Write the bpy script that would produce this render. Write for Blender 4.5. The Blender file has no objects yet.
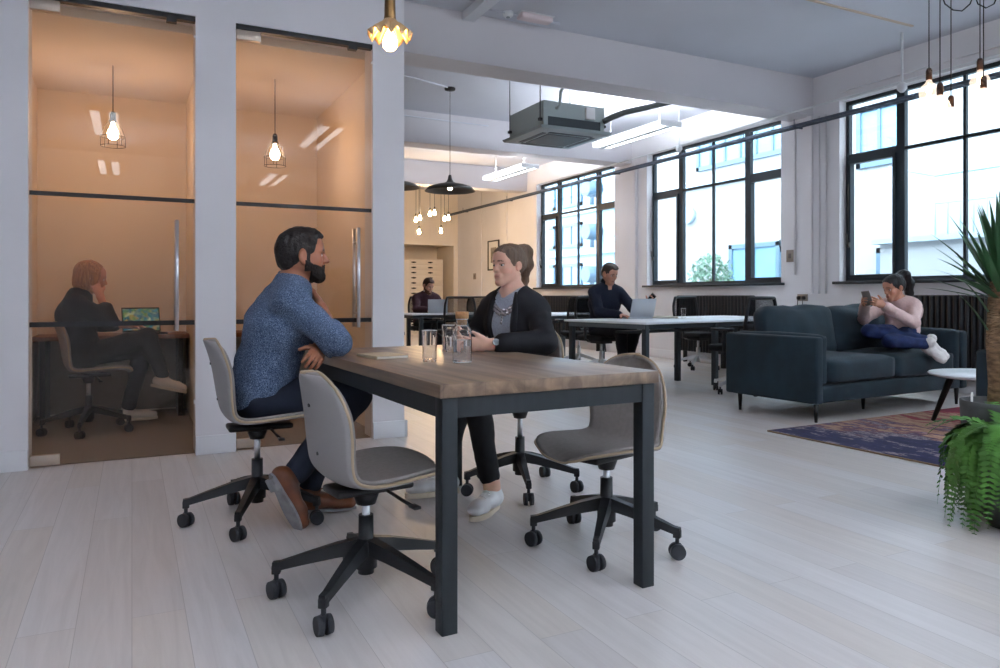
import bpy, bmesh, math, random
import numpy as np
from mathutils import Vector, Matrix, noise as mnoise
random.seed(7)
SC = bpy.context.scene
COL = SC.collection
PI = math.pi
def lin(c):
    return tuple((x/12.92 if x <= .04045 else ((x+.055)/1.055)**2.4) for x in c)
def rgb(r, g, b):
    return lin((r/255., g/255., b/255.)) + (1.,)
# ---------------------------------------------------------------- materials
MATS = {}
def mat(name, color=(.5,.5,.5,1), rough=.5, metal=0., var=0., vscale=8., bump=0., bscale=60., spec=.5, coords='Object', stretch=(1,1,1), color2=None, coat=0., sheen=0., emis=None, estr=0., trans=0., ior=1.45):
    if name in MATS: return MATS[name]
    m = bpy.data.materials.new(name); m.use_nodes = True
    nt = m.node_tree; bs = nt.nodes['Principled BSDF']
    bs.inputs['Base Color'].default_value = color
    bs.inputs['Roughness'].default_value = rough
    bs.inputs['Metallic'].default_value = metal
    bs.inputs['Specular IOR Level'].default_value = spec
    bs.inputs['Coat Weight'].default_value = coat
    bs.inputs['Sheen Weight'].default_value = sheen
    bs.inputs['Transmission Weight'].default_value = trans
    bs.inputs['IOR'].default_value = ior
    if emis:
        bs.inputs['Emission Color'].default_value = emis
        bs.inputs['Emission Strength'].default_value = estr
    if var or bump or color2:
        tc = nt.nodes.new('ShaderNodeTexCoord'); mp = nt.nodes.new('ShaderNodeMapping')
        mp.inputs['Scale'].default_value = stretch
        nt.links.new(tc.outputs[coords], mp.inputs['Vector'])
    if var or color2:
        n = nt.nodes.new('ShaderNodeTexNoise'); n.inputs['Scale'].default_value = vscale; n.inputs['Detail'].default_value = 5
        nt.links.new(mp.outputs[0], n.inputs['Vector'])
        r = nt.nodes.new('ShaderNodeValToRGB')
        c2 = color2 or tuple(min(1, c*(1+var)) for c in color[:3])+(1,)
        c1 = color if color2 else tuple(c*(1-var) for c in color[:3])+(1,)
        r.color_ramp.elements[0].position = .35; r.color_ramp.elements[1].position = .65
        r.color_ramp.elements[0].color = c1; r.color_ramp.elements[1].color = c2
        nt.links.new(n.outputs['Fac'], r.inputs[0]); nt.links.new(r.outputs[0], bs.inputs['Base Color'])
    if bump:
        n2 = nt.nodes.new('ShaderNodeTexNoise'); n2.inputs['Scale'].default_value = bscale; n2.inputs['Detail'].default_value = 4
        nt.links.new(mp.outputs[0], n2.inputs['Vector'])
        b = nt.nodes.new('ShaderNodeBump'); b.inputs['Strength'].default_value = bump; b.inputs['Distance'].default_value = .01
        nt.links.new(n2.outputs['Fac'], b.inputs['Height']); nt.links.new(b.outputs[0], bs.inputs['Normal'])
    MATS[name] = m
    return m
def emit(name, color, strength):
    if name in MATS: return MATS[name]
    m = bpy.data.materials.new(name); m.use_nodes = True
    nt = m.node_tree; nt.nodes.clear()
    e = nt.nodes.new('ShaderNodeEmission'); o = nt.nodes.new('ShaderNodeOutputMaterial')
    e.inputs[0].default_value = color; e.inputs[1].default_value = strength
    nt.links.new(e.outputs[0], o.inputs[0]); MATS[name] = m
    return m
def thin_glass(name, tint=(1,1,1,1), fres=1.45, rough=0.0, gl=(1,1,1,1)):
    """pane: straight-through transmission plus a fresnel mirror"""
    if name in MATS: return MATS[name]
    m = bpy.data.materials.new(name); m.use_nodes = True
    nt = m.node_tree; nt.nodes.clear()
    t = nt.nodes.new('ShaderNodeBsdfTransparent'); t.inputs[0].default_value = tint
    g = nt.nodes.new('ShaderNodeBsdfGlossy'); g.inputs['Roughness'].default_value = rough; g.inputs[0].default_value = gl
    lw = nt.nodes.new('ShaderNodeLayerWeight'); lw.inputs[0].default_value = .5
    pw = nt.nodes.new('ShaderNodeMath'); pw.operation = 'POWER'; pw.inputs[1].default_value = 4.5
    f = nt.nodes.new('ShaderNodeMath'); f.operation = 'MULTIPLY_ADD'; f0 = ((fres-1)/(fres+1))**2*1.6
    f.inputs[1].default_value = 1-f0; f.inputs[2].default_value = f0
    nt.links.new(lw.outputs['Facing'], pw.inputs[0]); nt.links.new(pw.outputs[0], f.inputs[0])
    mx = nt.nodes.new('ShaderNodeMixShader'); o = nt.nodes.new('ShaderNodeOutputMaterial')
    nt.links.new(f.outputs[0], mx.inputs[0]); nt.links.new(t.outputs[0], mx.inputs[1]); nt.links.new(g.outputs[0], mx.inputs[2])
    nt.links.new(mx.outputs[0], o.inputs[0]); MATS[name] = m
    return m
# ---------------------------------------------------------------- objects
def props(o, label=None, cat=None, group=None, kind=None):
    if label: o['label'] = label
    if cat: o['category'] = cat
    if group: o['group'] = group
    if kind: o['kind'] = kind
    return o
def empty(name, loc=(0,0,0), rz=0., label=None, cat=None, group=None, scale=1., kind=None):
    o = bpy.data.objects.new(name, None); COL.objects.link(o)
    o.location = loc; o.rotation_euler = (0,0,rz); o.scale = (scale,)*3
    o.empty_display_size = .1
    return props(o, label, cat, group, kind)
def link_mesh(name, me, parent=None, loc=(0,0,0)):
    o = bpy.data.objects.new(name, me); COL.objects.link(o); o.location = loc
    if parent: o.parent = parent
    return o
def copy_tree(o, parent=None):
    c = o.copy(); COL.objects.link(c)
    if parent: c.parent = parent
    for ch in [x for x in ALLCH(o)]: copy_tree(ch, c)
    return c
def ALLCH(o):
    return [x for x in bpy.data.objects if x.parent == o]
def V(*a): return Vector(a[0] if len(a) == 1 else a)
def tight(prof, e=.0006):
    """support loops beside every corner of a lathe profile, so that smooth shading keeps the walls straight"""
    out = []
    for i, p in enumerate(prof):
        for q in ((prof[i-1] if i else None), None, (prof[i+1] if i < len(prof)-1 else None)):
            if q is None:
                if not out or math.dist(out[-1], p) > 1e-7: out.append(p)
                continue
            d = math.dist(p, q)
            if d > 3*e: out.append((p[0]+(q[0]-p[0])*e/d, p[1]+(q[1]-p[1])*e/d))
    res = [out[0]]
    for p in out[1:]:
        if math.dist(p, res[-1]) > 1e-7: res.append(p)
    return res
class MB:
    """collects shapes, links them as one mesh object"""
    def __init__(s): s.bm = bmesh.new(); s.mi = 0
    def _fin(s, faces, smooth):
        for f in faces: f.material_index = s.mi; f.smooth = smooth
    def box(s, c, size, bev=0., rot=None, seg=2, smooth=False):
        r = bmesh.ops.create_cube(s.bm, size=1.)
        vs = r['verts']
        M = Matrix.Translation(V(c)) @ (rot.to_4x4() if rot is not None else Matrix()) @ Matrix.Diagonal((size[0], size[1], size[2], 1))
        bmesh.ops.transform(s.bm, matrix=M, verts=vs)
        fs = set(f for v in vs for f in v.link_faces)
        if bev > 0:
            es = list(set(e for v in vs for e in v.link_edges))
            rr = bmesh.ops.bevel(s.bm, geom=es, offset=bev, segments=seg, affect='EDGES', profile=.5)
            fs = set(rr['faces']) | set(f for f in fs if f.is_valid)
            for v in rr['verts']:
                for f in v.link_faces: fs.add(f)
            smooth = True
        s._fin(fs, smooth); return s
    def b2(s, lo, hi, bev=0.):
        return s.box([(a+b)/2 for a, b in zip(lo, hi)], [abs(b-a) for a, b in zip(lo, hi)], bev)
    def cyl(s, p0, p1, r0, r1=None, n=16, cap=True, smooth=True):
        r1 = r0 if r1 is None else r1
        p0 = V(p0); p1 = V(p1); d = p1-p0
        q = d.to_track_quat('Z', 'Y').to_matrix().to_4x4()
        r = bmesh.ops.create_cone(s.bm, cap_ends=cap, cap_tris=False, segments=n, radius1=max(r0, 1e-5), radius2=max(r1, 1e-5), depth=d.length)
        bmesh.ops.transform(s.bm, matrix=Matrix.Translation((p0+p1)/2) @ q, verts=r['verts'])
        fs = set(f for v in r['verts'] for f in v.link_faces)
        for f in fs: f.material_index = s.mi; f.smooth = smooth and len(f.verts) == 4
        return s
    def sphere(s, c, r, n=16, rot=None):
        sz = r if hasattr(r, '__len__') else (r, r, r)
        q = bmesh.ops.create_uvsphere(s.bm, u_segments=n, v_segments=max(6, n//2+2), radius=1.)
        M = Matrix.Translation(V(c)) @ (rot.to_4x4() if rot is not None else Matrix()) @ Matrix.Diagonal((*sz, 1))
        bmesh.ops.transform(s.bm, matrix=M, verts=q['verts'])
        s._fin(set(f for v in q['verts'] for f in v.link_faces), True); return s
    def tube(s, pts, r, n=8, closed=False):
        pts = [V(p) for p in pts]; N = len(pts)
        rs = r if hasattr(r, '__len__') else [r]*N
        rings = []; prev = None
        for i, p in enumerate(pts):
            a = pts[(i-1) % N] if (i > 0 or closed) else p
            b = pts[(i+1) % N] if (i < N-1 or closed) else p
            t = (b-a).normalized()
            if prev is None:
                u = t.orthogonal().normalized()
            else:
                u = prev - t*prev.dot(t)
                u = u.normalized() if u.length > 1e-6 else t.orthogonal().normalized()
            prev = u; w = t.cross(u)
            rings.append([s.bm.verts.new(p + (u*math.cos(2*PI*k/n)+w*math.sin(2*PI*k/n))*rs[i]) for k in range(n)])
        fs = []
        for i in range(N if closed else N-1):
            A = rings[i]; B = rings[(i+1) % N]
            for k in range(n): fs.append(s.bm.faces.new((A[k], A[(k+1) % n], B[(k+1) % n], B[k])))
        s._fin(fs, True)
        if not closed:
            s._fin([s.bm.faces.new(rings[0][::-1]), s.bm.faces.new(rings[-1])], False)
        return s
    def lathe(s, prof, c=(0,0,0), n=32, flute=None):
        c = V(c); rings = []
        for j, (r, z) in enumerate(prof):
            if r < 1e-5: rings.append([s.bm.verts.new(c+V((0,0,z)))])
            else: rings.append([s.bm.verts.new(c+V((math.cos(2*PI*k/n)*r, math.sin(2*PI*k/n)*r, z + (flute(k, j) if flute else 0)))) for k in range(n)])
        fs = []
        for A, B in zip(rings, rings[1:]):
            if len(A) == 1 and len(B) == 1: continue
            for k in range(n):
                k2 = (k+1) % n
                if len(A) == 1: fs.append(s.bm.faces.new((A[0], B[k2], B[k])))
                elif len(B) == 1: fs.append(s.bm.faces.new((A[k], A[k2], B[0])))
                else: fs.append(s.bm.faces.new((A[k], A[k2], B[k2], B[k])))
        s._fin(fs, True); return s
    def grid(s, rows, closed=False):
        """rows of points -> quads"""
        R = [[s.bm.verts.new(V(p)) for p in row] for row in rows]; fs = []
        n = len(R[0])
        for A, B in zip(R, R[1:]):
            for k in range(n if closed else n-1):
                fs.append(s.bm.faces.new((A[k], A[(k+1) % n], B[(k+1) % n], B[k])))
        s._fin(fs, True); return s
    def prism(s, outline, z0, z1, M=None):
        """2-D outline (x,y) extruded in z"""
        M = M or Matrix()
        lo = [s.bm.verts.new(M @ V((x, y, z0))) for x, y in outline]; hi = [s.bm.verts.new(M @ V((x, y, z1))) for x, y in outline]
        n = len(lo); fs = [s.bm.faces.new(lo[::-1]), s.bm.faces.new(hi)]
        for k in range(n): fs.append(s.bm.faces.new((lo[k], lo[(k+1) % n], hi[(k+1) % n], hi[k])))
        s._fin(fs, False); return s
    def build(s, name, m=None, parent=None, loc=(0,0,0), origin=None, fix=True):
        if fix: bmesh.ops.recalc_face_normals(s.bm, faces=s.bm.faces[:])
        if origin is not None: bmesh.ops.translate(s.bm, vec=-V(origin), verts=s.bm.verts[:])
        me = bpy.data.meshes.new(name); s.bm.to_mesh(me); s.bm.free()
        for x in (m if isinstance(m, (list, tuple)) else [m]):
            if x: me.materials.append(x)
        o = link_mesh(name, me, parent, loc)
        return o
def struct(name, mb, m, parent=None):
    o = mb.build(name, m, parent)
    if not parent: o['kind'] = 'structure'
    return o
def R3(x=0, y=0, z=0):
    from mathutils import Euler
    return Euler((x, y, z)).to_matrix()
# ================================================================ camera, world
CAMZ = 1.02; YAW = math.radians(26.6); FPX = 735.
cam = bpy.data.objects.new('camera', bpy.data.cameras.new('camera')); COL.objects.link(cam)
cam.location = (0,0,CAMZ); cam.rotation_euler = (PI/2, 0, -YAW)
cam.data.sensor_width = 36.; cam.data.lens = FPX/1000*36; cam.data.shift_y = -.038
cam.data.clip_start = .05; cam.data.clip_end = 200
SC.camera = cam
w = bpy.data.worlds.new('sky'); SC.world = w; w.use_nodes = True
bg = w.node_tree.nodes['Background']; bg.inputs[0].default_value = (.80,.91,1.,1); bg.inputs[1].default_value = 4.2
SC.view_settings.view_transform = 'Standard'; SC.view_settings.look = 'None'; SC.view_settings.gamma = 1
SC.view_settings.use_curve_mapping = False; SC.view_settings.exposure = 1.45
SC.cycles.use_denoising = True
SC.cycles.max_bounces = 16; SC.cycles.diffuse_bounces = 5; SC.cycles.transparent_max_bounces = 24
SC.cycles.sample_clamp_indirect = 6
CEIL = 3.81; XW = 7.8; YB = 18.1; YF = -6.; XL = -4.; YP = 5.09
# ================================================================ materials of the shell
M_wall = mat('white_paint', rgb(228,226,228), .6, var=.03, vscale=1.2, bump=.06, bscale=25)
M_ceil = mat('ceiling_paint', rgb(202,205,214), .8, var=.03, vscale=.8)
M_beam = mat('beam_paint', rgb(206,203,207), .8, var=.03, vscale=.7)
M_steel = mat('black_steel_window_frame', rgb(30,40,48), .45)
M_pane = thin_glass('window_glass', (.97,.99,1,1), 1.35)
M_skirt = mat('skirting_paint', rgb(228,228,230), .45)
def floor_mat():
    m = bpy.data.materials.new('white_oiled_oak_planks'); m.use_nodes = True
    nt = m.node_tree; bs = nt.nodes['Principled BSDF']; L = nt.links.new
    tc = nt.nodes.new('ShaderNodeTexCoord')
    mp = nt.nodes.new('ShaderNodeMapping'); mp.inputs['Rotation'].default_value = (0,0,PI/2)
    L(tc.outputs['Object'], mp.inputs[0])
    br = nt.nodes.new('ShaderNodeTexBrick'); br.offset = .37; br.offset_frequency = 2
    br.inputs['Scale'].default_value = 1; br.inputs['Mortar Size'].default_value = .0013; br.inputs['Mortar Smooth'].default_value = .3
    br.inputs['Brick Width'].default_value = 1.9; br.inputs['Row Height'].default_value = .155; br.inputs['Bias'].default_value = 0
    br.inputs['Color1'].default_value = (0,0,0,1); br.inputs['Color2'].default_value = (1,1,1,1); br.inputs['Mortar'].default_value = (.5,.5,.5,1)
    L(mp.outputs[0], br.inputs['Vector'])
    ramp = nt.nodes.new('ShaderNodeValToRGB')
    e = ramp.color_ramp.elements
    e[0].position = 0; e[0].color = rgb(211,205,201); e[1].position = 1; e[1].color = rgb(222,218,215)
    x = e.new(.25); x.color = rgb(217,212,208)
    x = e.new(.55); x.color = rgb(215,207,199)
    x = e.new(.8); x.color = rgb(218,213,210)
    L(br.outputs['Color'], ramp.inputs[0])
    # grain
    mp2 = nt.nodes.new('ShaderNodeMapping'); mp2.inputs['Scale'].default_value = (20, 1.1, 1)
    L(tc.outputs['Object'], mp2.inputs[0])
    n = nt.nodes.new('ShaderNodeTexNoise'); n.inputs['Scale'].default_value = 1.; n.inputs['Detail'].default_value = 7; n.inputs['Roughness'].default_value = .65; n.inputs['Distortion'].default_value = 1.3
    L(mp2.outputs[0], n.inputs['Vector'])
    gr = nt.nodes.new('ShaderNodeValToRGB'); gr.color_ramp.elements[0].position = .3; gr.color_ramp.elements[0].color = (.84,.83,.82,1); gr.color_ramp.elements[1].position = .62; gr.color_ramp.elements[1].color = (1,1,1,1)
    L(n.outputs['Fac'], gr.inputs[0])
    mu = nt.nodes.new('ShaderNodeMix'); mu.data_type = 'RGBA'; mu.blend_type = 'MULTIPLY'; mu.inputs[0].default_value = .75
    L(ramp.outputs[0], mu.inputs[6]); L(gr.outputs[0], mu.inputs[7])
    # knots
    vo = nt.nodes.new('ShaderNodeTexVoronoi'); vo.inputs['Scale'].default_value = 1.; vo.inputs['Randomness'].default_value = 1
    mp3 = nt.nodes.new('ShaderNodeMapping'); mp3.inputs['Scale'].default_value = (2.6, 1.1, 1); L(tc.outputs['Object'], mp3.inputs[0]); L(mp3.outputs[0], vo.inputs['Vector'])
    kr = nt.nodes.new('ShaderNodeValToRGB'); kr.color_ramp.elements[0].position = .015; kr.color_ramp.elements[0].color = (.62,.57,.53,1); kr.color_ramp.elements[1].position = .055; kr.color_ramp.elements[1].color = (1,1,1,1)
    L(vo.outputs['Distance'], kr.inputs[0])
    mu2 = nt.nodes.new('ShaderNodeMix'); mu2.data_type = 'RGBA'; mu2.blend_type = 'MULTIPLY'; mu2.inputs[0].default_value = .8
    L(mu.outputs[2], mu2.inputs[6]); L(kr.outputs[0], mu2.inputs[7])
    # joints
    mj = nt.nodes.new('ShaderNodeMix'); mj.data_type = 'RGBA'; L(br.outputs['Fac'], mj.inputs[0]); L(mu2.outputs[2], mj.inputs[6]); mj.inputs[7].default_value = rgb(182,175,170)
    L(mj.outputs[2], bs.inputs['Base Color'])
    bs.inputs['Roughness'].default_value = .38; bs.inputs['Specular IOR Level'].default_value = .45
    bp = nt.nodes.new('ShaderNodeBump'); bp.inputs['Strength'].default_value = .12; bp.inputs['Distance'].default_value = .003
    L(n.outputs['Fac'], bp.inputs['Height']); L(bp.outputs[0], bs.inputs['Normal'])
    return m
struct('floor', MB().b2((XL-.2,YF-.2,-.2),(XW+.3,YB+1.6,0)), floor_mat())
struct('ceiling', MB().b2((XL-.2,YF-.2,CEIL),(XW+.3,YB+1.6,CEIL+.25)), M_ceil)
# ---------------------------------------------------------------- window wall on the right
WIN = [(-4.25,-1.37),(-.46,2.43),(3.34,6.23),(7.14,10.02),(10.95,13.82)]
ZS, ZH = 1.2, 3.42
mb = MB(); y = YF-.2
for a, b in WIN:
    mb.b2((XW,y,0),(XW+.3,a,CEIL)); mb.b2((XW,a,0),(XW+.3,b,ZS)); mb.b2((XW,a,ZH),(XW+.3,b,CEIL)); y = b
mb.b2((XW,y,0),(XW+.3,YB+1.6,CEIL))
struct('wall_right', mb, M_wall)
mb = MB()
mb.b2((XW-.022,YF,0),(XW,YB,.14), .004)
struct('baseboard_right', mb, M_skirt)
XG = XW+.15
def make_window(n, a, b, casements):
    p = (b-a)/4; zt = 2.72
    root = empty('window_%d' % n, (XG,(a+b)/2,ZS), kind='structure')
    o = V((XG,(a+b)/2,ZS))
    f = MB(); t = .045; d = .06
    f.b2((XG-d/2,a,ZS),(XG+d/2,b,ZS+t)); f.b2((XG-d/2,a,ZH-t),(XG+d/2,b,ZH))
    f.b2((XG-d/2,a,ZS+t),(XG+d/2,a+t,ZH-t)); f.b2((XG-d/2,b-t,ZS+t),(XG+d/2,b,ZH-t))
    for k in (1,2,3):
        ww = .022 if k == 2 else .05
        f.b2((XG-d/2,a+k*p-ww,ZS+t),(XG+d/2,a+k*p+ww,ZH-t)) if k != 2 else f.b2((XG-.02,a+k*p-ww/1.4,ZS+t),(XG+.02,a+k*p+ww/1.4,ZH-t))
    for k in range(4):
        hw = .045 if k in (0,3) else .018
        y0 = a+k*p+(t if k == 0 else (.05 if k != 2 else .016)); y1 = a+(k+1)*p-(t if k == 3 else (.05 if k != 1 else .016))
        f.b2((XG-d/2+.005,y0,zt-hw),(XG+d/2-.005,y1,zt+hw))
    f.build('window_frame', M_steel, root, origin=o)
    g = MB(); g.b2((XG-.004,a+.03,ZS+.03),(XG+.004,b-.03,ZH-.03)); g.build('window_pane', M_pane, root, origin=o)
    s = MB(); s.b2((XW-.06,a-.06,ZS-.035),(XW+.3,b+.06,ZS-.001), .004); s.build('window_sill', M_steel, root, origin=o)
    for k in casements:      # opening lights in the lower row
        y0 = a+k*p+(.045 if k == 0 else .05); y1 = a+(k+1)*p-(.045 if k == 3 else .05)
        c = MB(); tt = .035; x0, x1 = XG-.055, XG+.02
        c.b2((x0,y0,ZS+.045),(x1,y1,ZS+.045+tt)); c.b2((x0,y0,zt-.045-tt),(x1,y1,zt-.045))
        c.b2((x0,y0,ZS+.045+tt),(x1,y0+tt,zt-.045-tt)); c.b2((x0,y1-tt,ZS+.045+tt),(x1,y1,zt-.045-tt))
        cs = c.build('casement', M_steel, root, origin=o)
        yh = y0+.03 if k == 0 else y1-.03
        yh = y0+.02 if k == 0 else y1-.02
        h = MB(); h.box((x0-.015,yh,ZS+.45),(.03,.03,.06),.004); h.tube([(x0-.03,yh,ZS+.45),(x0-.045,yh,ZS+.5),(x0-.045,yh,ZS+.58)],.008)
        h.tube([(x0-.02,yh,ZS+1.2),(x0-.02,yh,ZS+.62)],.006)
        h.build('window_handle', mat('handle_bronze', rgb(70,66,60), .35, 1.), cs, origin=o)
    return root
make_window(1, *WIN[2], (3,)); make_window(2, *WIN[3], (0,3)); make_window(3, *WIN[4], (0,3)); make_window(4, *WIN[1], (0,3)); make_window(5, *WIN[0], (0,3))
# ---------------------------------------------------------------- far wall with an alcove, left and rear walls
mb = MB(); xa0, xa1, za = 2.5, XW-.12, 2.36
mb.b2((XL-.2,YB,0),(xa0,YB+.2,CEIL)); mb.b2((xa0,YB,za),(xa1,YB+.2,CEIL)); mb.b2((xa1,YB,0),(XW,YB+1.4,CEIL)); mb.b2((xa0-.2,YB+1.2,0),(xa1,YB+1.4,CEIL)); mb.b2((xa0-.2,YB+.2,0),(xa0,YB+1.2,CEIL)); mb.b2((xa0,YB+.2,za+.02),(xa1,YB+1.2,za+.2))
struct('wall_back', mb, mat('cream_paint', rgb(236,226,212), .7, var=.02, vscale=1.))
struct('wall_left', MB().b2((XL-.2,YF-.2,0),(XL,YB,CEIL)), M_wall)
struct('wall_front', MB().b2((XL-.2,YF-.2,0),(XW+.3,YF,CEIL)), M_wall)
# ---------------------------------------------------------------- beams
for i, (y0, y1) in enumerate(((6.62,7.0),(10.45,10.82),(14.25,14.6))):
    struct('trim_%d' % (i+1), MB().b2((1.0 if i else XL,y0,3.33),(XW,y1,CEIL)), M_beam)
# ---------------------------------------------------------------- glass fronted booths
ZD = 2.815
PIER = [(-4.,-.545),(.365,.61),(1.535,1.77)]
mb = MB()
for a, b in PIER: mb.b2((a,YP,0),(b,YP+.2,CEIL))
for a, b in ((-.545,.365),(.61,1.535)): mb.b2((a,YP,ZD),(b,YP+.2,CEIL))
struct('wall_partition', mb, M_wall)
mb = MB()
for a, b in PIER:
    mb.b2((a-.0,YP-.018,0),(b+.0,YP,.12), .003)
mb.b2((1.77,YP-.018,0),(1.79,YP+2.2,.12), .003)
struct('baseboard_partition', mb, M_skirt)
M_booth = mat('booth_paint', rgb(232,220,204), .75, var=.02, vscale=1.5)
BY = 7.24; BZ = 2.76
mb = MB()
mb.b2((1.62,YP+.2,0),(1.77,BY,CEIL))                       # outer side wall
mb.b2((.44,YP+.2,0),(.54,BY,BZ)); mb.b2((-.81,YP+.2,0),(-.71,BY,BZ))
mb.b2((-.81,BY,0),(1.77,BY+.1,CEIL)); mb.b2((-.81,YP+.2,BZ),(1.62,BY,BZ+.1))
struct('wall_booth', mb, M_booth)
M_felt = mat('grey_panel', rgb(150,143,136), .9, var=.05, vscale=30)
mb = MB()
for a, b in ((-.705,.435),(.545,1.615)):
    mb.b2((a,BY-.02,.02),(b,BY-.001,.66))
struct('trim_4', mb, M_felt)
mb = MB()
for a, b in ((-.71,.44),(.54,1.62)):
    mb.b2((a,YP+.06,.001),(b,BY-.001,.006))
struct('trim_5', mb, mat('booth_carpet', rgb(132,124,116), .9, var=.1, vscale=60, bump=.2, bscale=300))
M_bk = mat('black_metal', rgb(18,18,20), .4)
M_chrome = mat('brushed_steel', rgb(225,227,230), .32, 1.)
M_dglass = thin_glass('door_glass', (.93,.90,.86,1), 1.27)
def glass_door(n, a, b):
    root = empty('door_%d' % n, ((a+b)/2,YP+.03,0), kind='structure'); o = V(root.location)
    yg = YP+.03
    MB().b2((a+.004,yg-.006,.012),(b-.004,yg+.006,ZD-.03)).build('glass_pane', M_dglass, root, origin=o)
    m = MB(); m.b2((a,yg-.02,ZD-.032),(b,yg+.03,ZD)); m.b2((b-.17,yg-.022,ZD-.055),(b-.11,yg+.022,ZD-.03)); m.build('header_track', M_bk, root, origin=o)
    for zc, h in ((1.63,.026),(.85,.03)):
        m = MB(); m.b2((a+.004,yg-.009,zc-h/2),(b-.004,yg-.0065,zc+h/2)); m.build('glass_band', M_bk, root, origin=o)
    M_patch = mat('patch_fitting_steel', rgb(186,172,156), .4, .85)
    for z0, z1 in ((.012,.075),(ZD-.1,ZD-.033)):
        m = MB(); m.b2((a+.006,yg-.016,z0),(a+.16,yg+.016,z1), .003); m.build('patch_hinge', M_patch, root, origin=o)
    xh = b-.112
    h = MB(); h.cyl((xh,yg-.06,.80),(xh,yg-.06,1.50),.0125)
    h.build('door_handle', M_chrome, root, origin=o)
    h2 = MB(); h2.cyl((xh,yg+.06,.80),(xh,yg+.06,1.50),.0125)
    for z in (.90,1.40): h2.cyl((xh,yg-.05,z),(xh,yg+.05,z),.007)
    h2.build('door_handle', M_chrome, root, origin=o)
    k = MB(); k.box((b-.004,yg-.012,.34),(.012,.03,.02)); k.box((b-.004,yg-.012,ZD-.13),(.012,.03,.012)); k.build('door_catch', M_chrome, root, origin=o)
    return root
glass_door(1, -.545, .365); glass_door(2, .61, 1.535)
# ---------------------------------------------------------------- ceiling trunking
mb = MB(); mb.b2((2.9,4.9,CEIL-.08),(3.02,6.62,CEIL-.001)); struct('trim_6', mb, mat('trunking', rgb(215,218,224), .5))
mb = MB(); mb.b2((3.9,4.86,CEIL-.014),(7.2,4.885,CEIL-.001)); struct('trim_7', mb, mat('capping', rgb(196,178,160), .6))
mb = MB(); mb.tube([(1.0,5.7,CEIL-.02),(2.0,5.9,CEIL-.02),(2.86,6.3,CEIL-.02)],.012); mb.tube([(3.05,6.4,CEIL-.02),(3.9,6.42,CEIL-.02)],.01)
mb.tube([(2.2,8.75,CEIL-.015),(3.2,8.85,CEIL-.015),(3.75,9.05,CEIL-.015)],.011); mb.tube([(1.9,10.3,CEIL-.12),(5.0,10.4,CEIL-.12)],.009)
struct('trim_8', mb, M_ceil)
mb = MB()
for yy in (6.42,6.52,6.90): mb.tube([(XW-.015,yy,1.3 if yy > 6.8 else 1.05),(XW-.015,yy,3.3)],.012)
mb.b2((XW-.03,6.62,1.05),(XW,6.70,3.33)); mb.tube([(XW-.015,10.3,.2),(XW-.015,10.3,3.3)],.03); mb.tube([(XW-.012,15.2,.2),(XW-.012,15.2,3.6)],.015)
mb.tube([(XW-.012,16.6,.2),(XW-.012,16.6,3.6)],.012)
struct('trim_9', mb, M_wall)
mb = MB(); mb.b2((XW-.05,3.4,3.52),(XW,6.2,3.57)); struct('trim_10', mb, M_wall)
# ================================================================ luminaires
M_lum = mat('luminaire_white', rgb(225,228,230), .4)
E_tube = emit('fluorescent_tube', (.89,.945,1.03,1), 3.2)
E_up = emit('fluorescent_uplight', (.89,.945,1.03,1), 110.)
def luminaire(x, y, label, group='suspended strip luminaires'):
    root = empty('strip_luminaire', (x,y,3.2), 0, label, 'ceiling light', group)
    b = MB(); L = .78
    b.b2((-.045,-L,0),(.045,L,.05), .006)
    for s in (-1,1):
        b.grid([[(s*.045,-L,.03),(s*.17,-L,.072)],[(s*.045,L,.03),(s*.17,L,.072)]]); b.grid([[(s*.045,-L,.034),(s*.17,-L,.076)],[(s*.045,L,.034),(s*.17,L,.076)]])
    b.b2((-.17,-L-.006,.0),(.17,-L,.076)); b.b2((-.17,L,.0),(.17,L+.006,.076))
    b.build('housing', M_lum, root)
    for s in (-1,1):
        t = MB(); t.b2((s*.052,-L+.02,.012),(s*.150,L-.02,.026),.004); t.build('tube_lamp', E_tube, root)
        u = MB(); u.cyl((s*.06,-L+.02,.059),(s*.06,L-.02,.059),.010,n=8); u.build('uplight_tube', E_up, root)
    for yy in (-.55,.55):
        w_ = MB(); w_.cyl((0,yy,.05),(0,yy,CEIL-3.202),.003,n=6); w_.build('suspension_wire', M_lum, root)
    return root
luminaire(6.2, 8.25, 'long white twin-tube strip light beside the ceiling air conditioner')
luminaire(6.07, 11.75, 'distant white strip light hung beyond the second beam')
for x, y, t in ((-.3,-.4,'reflected in the upper left glass door'),(-.35,-4.0,'far behind, reflected lower in the left glass door'),(2.35,0.,'reflected in the upper right glass door'),(2.4,-4.1,'far behind, reflected lower in the right glass door')):
    luminaire(x, y, 'white twin strip light '+t)
for y, t in ((-.4,'nearest the window wall'),(-4.1,'in the window-side corner')):  # two more strips, out of view, added to brighten the front bay
    luminaire(5.1, y, 'added fill strip light, unseen behind the camera, '+t)
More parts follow.
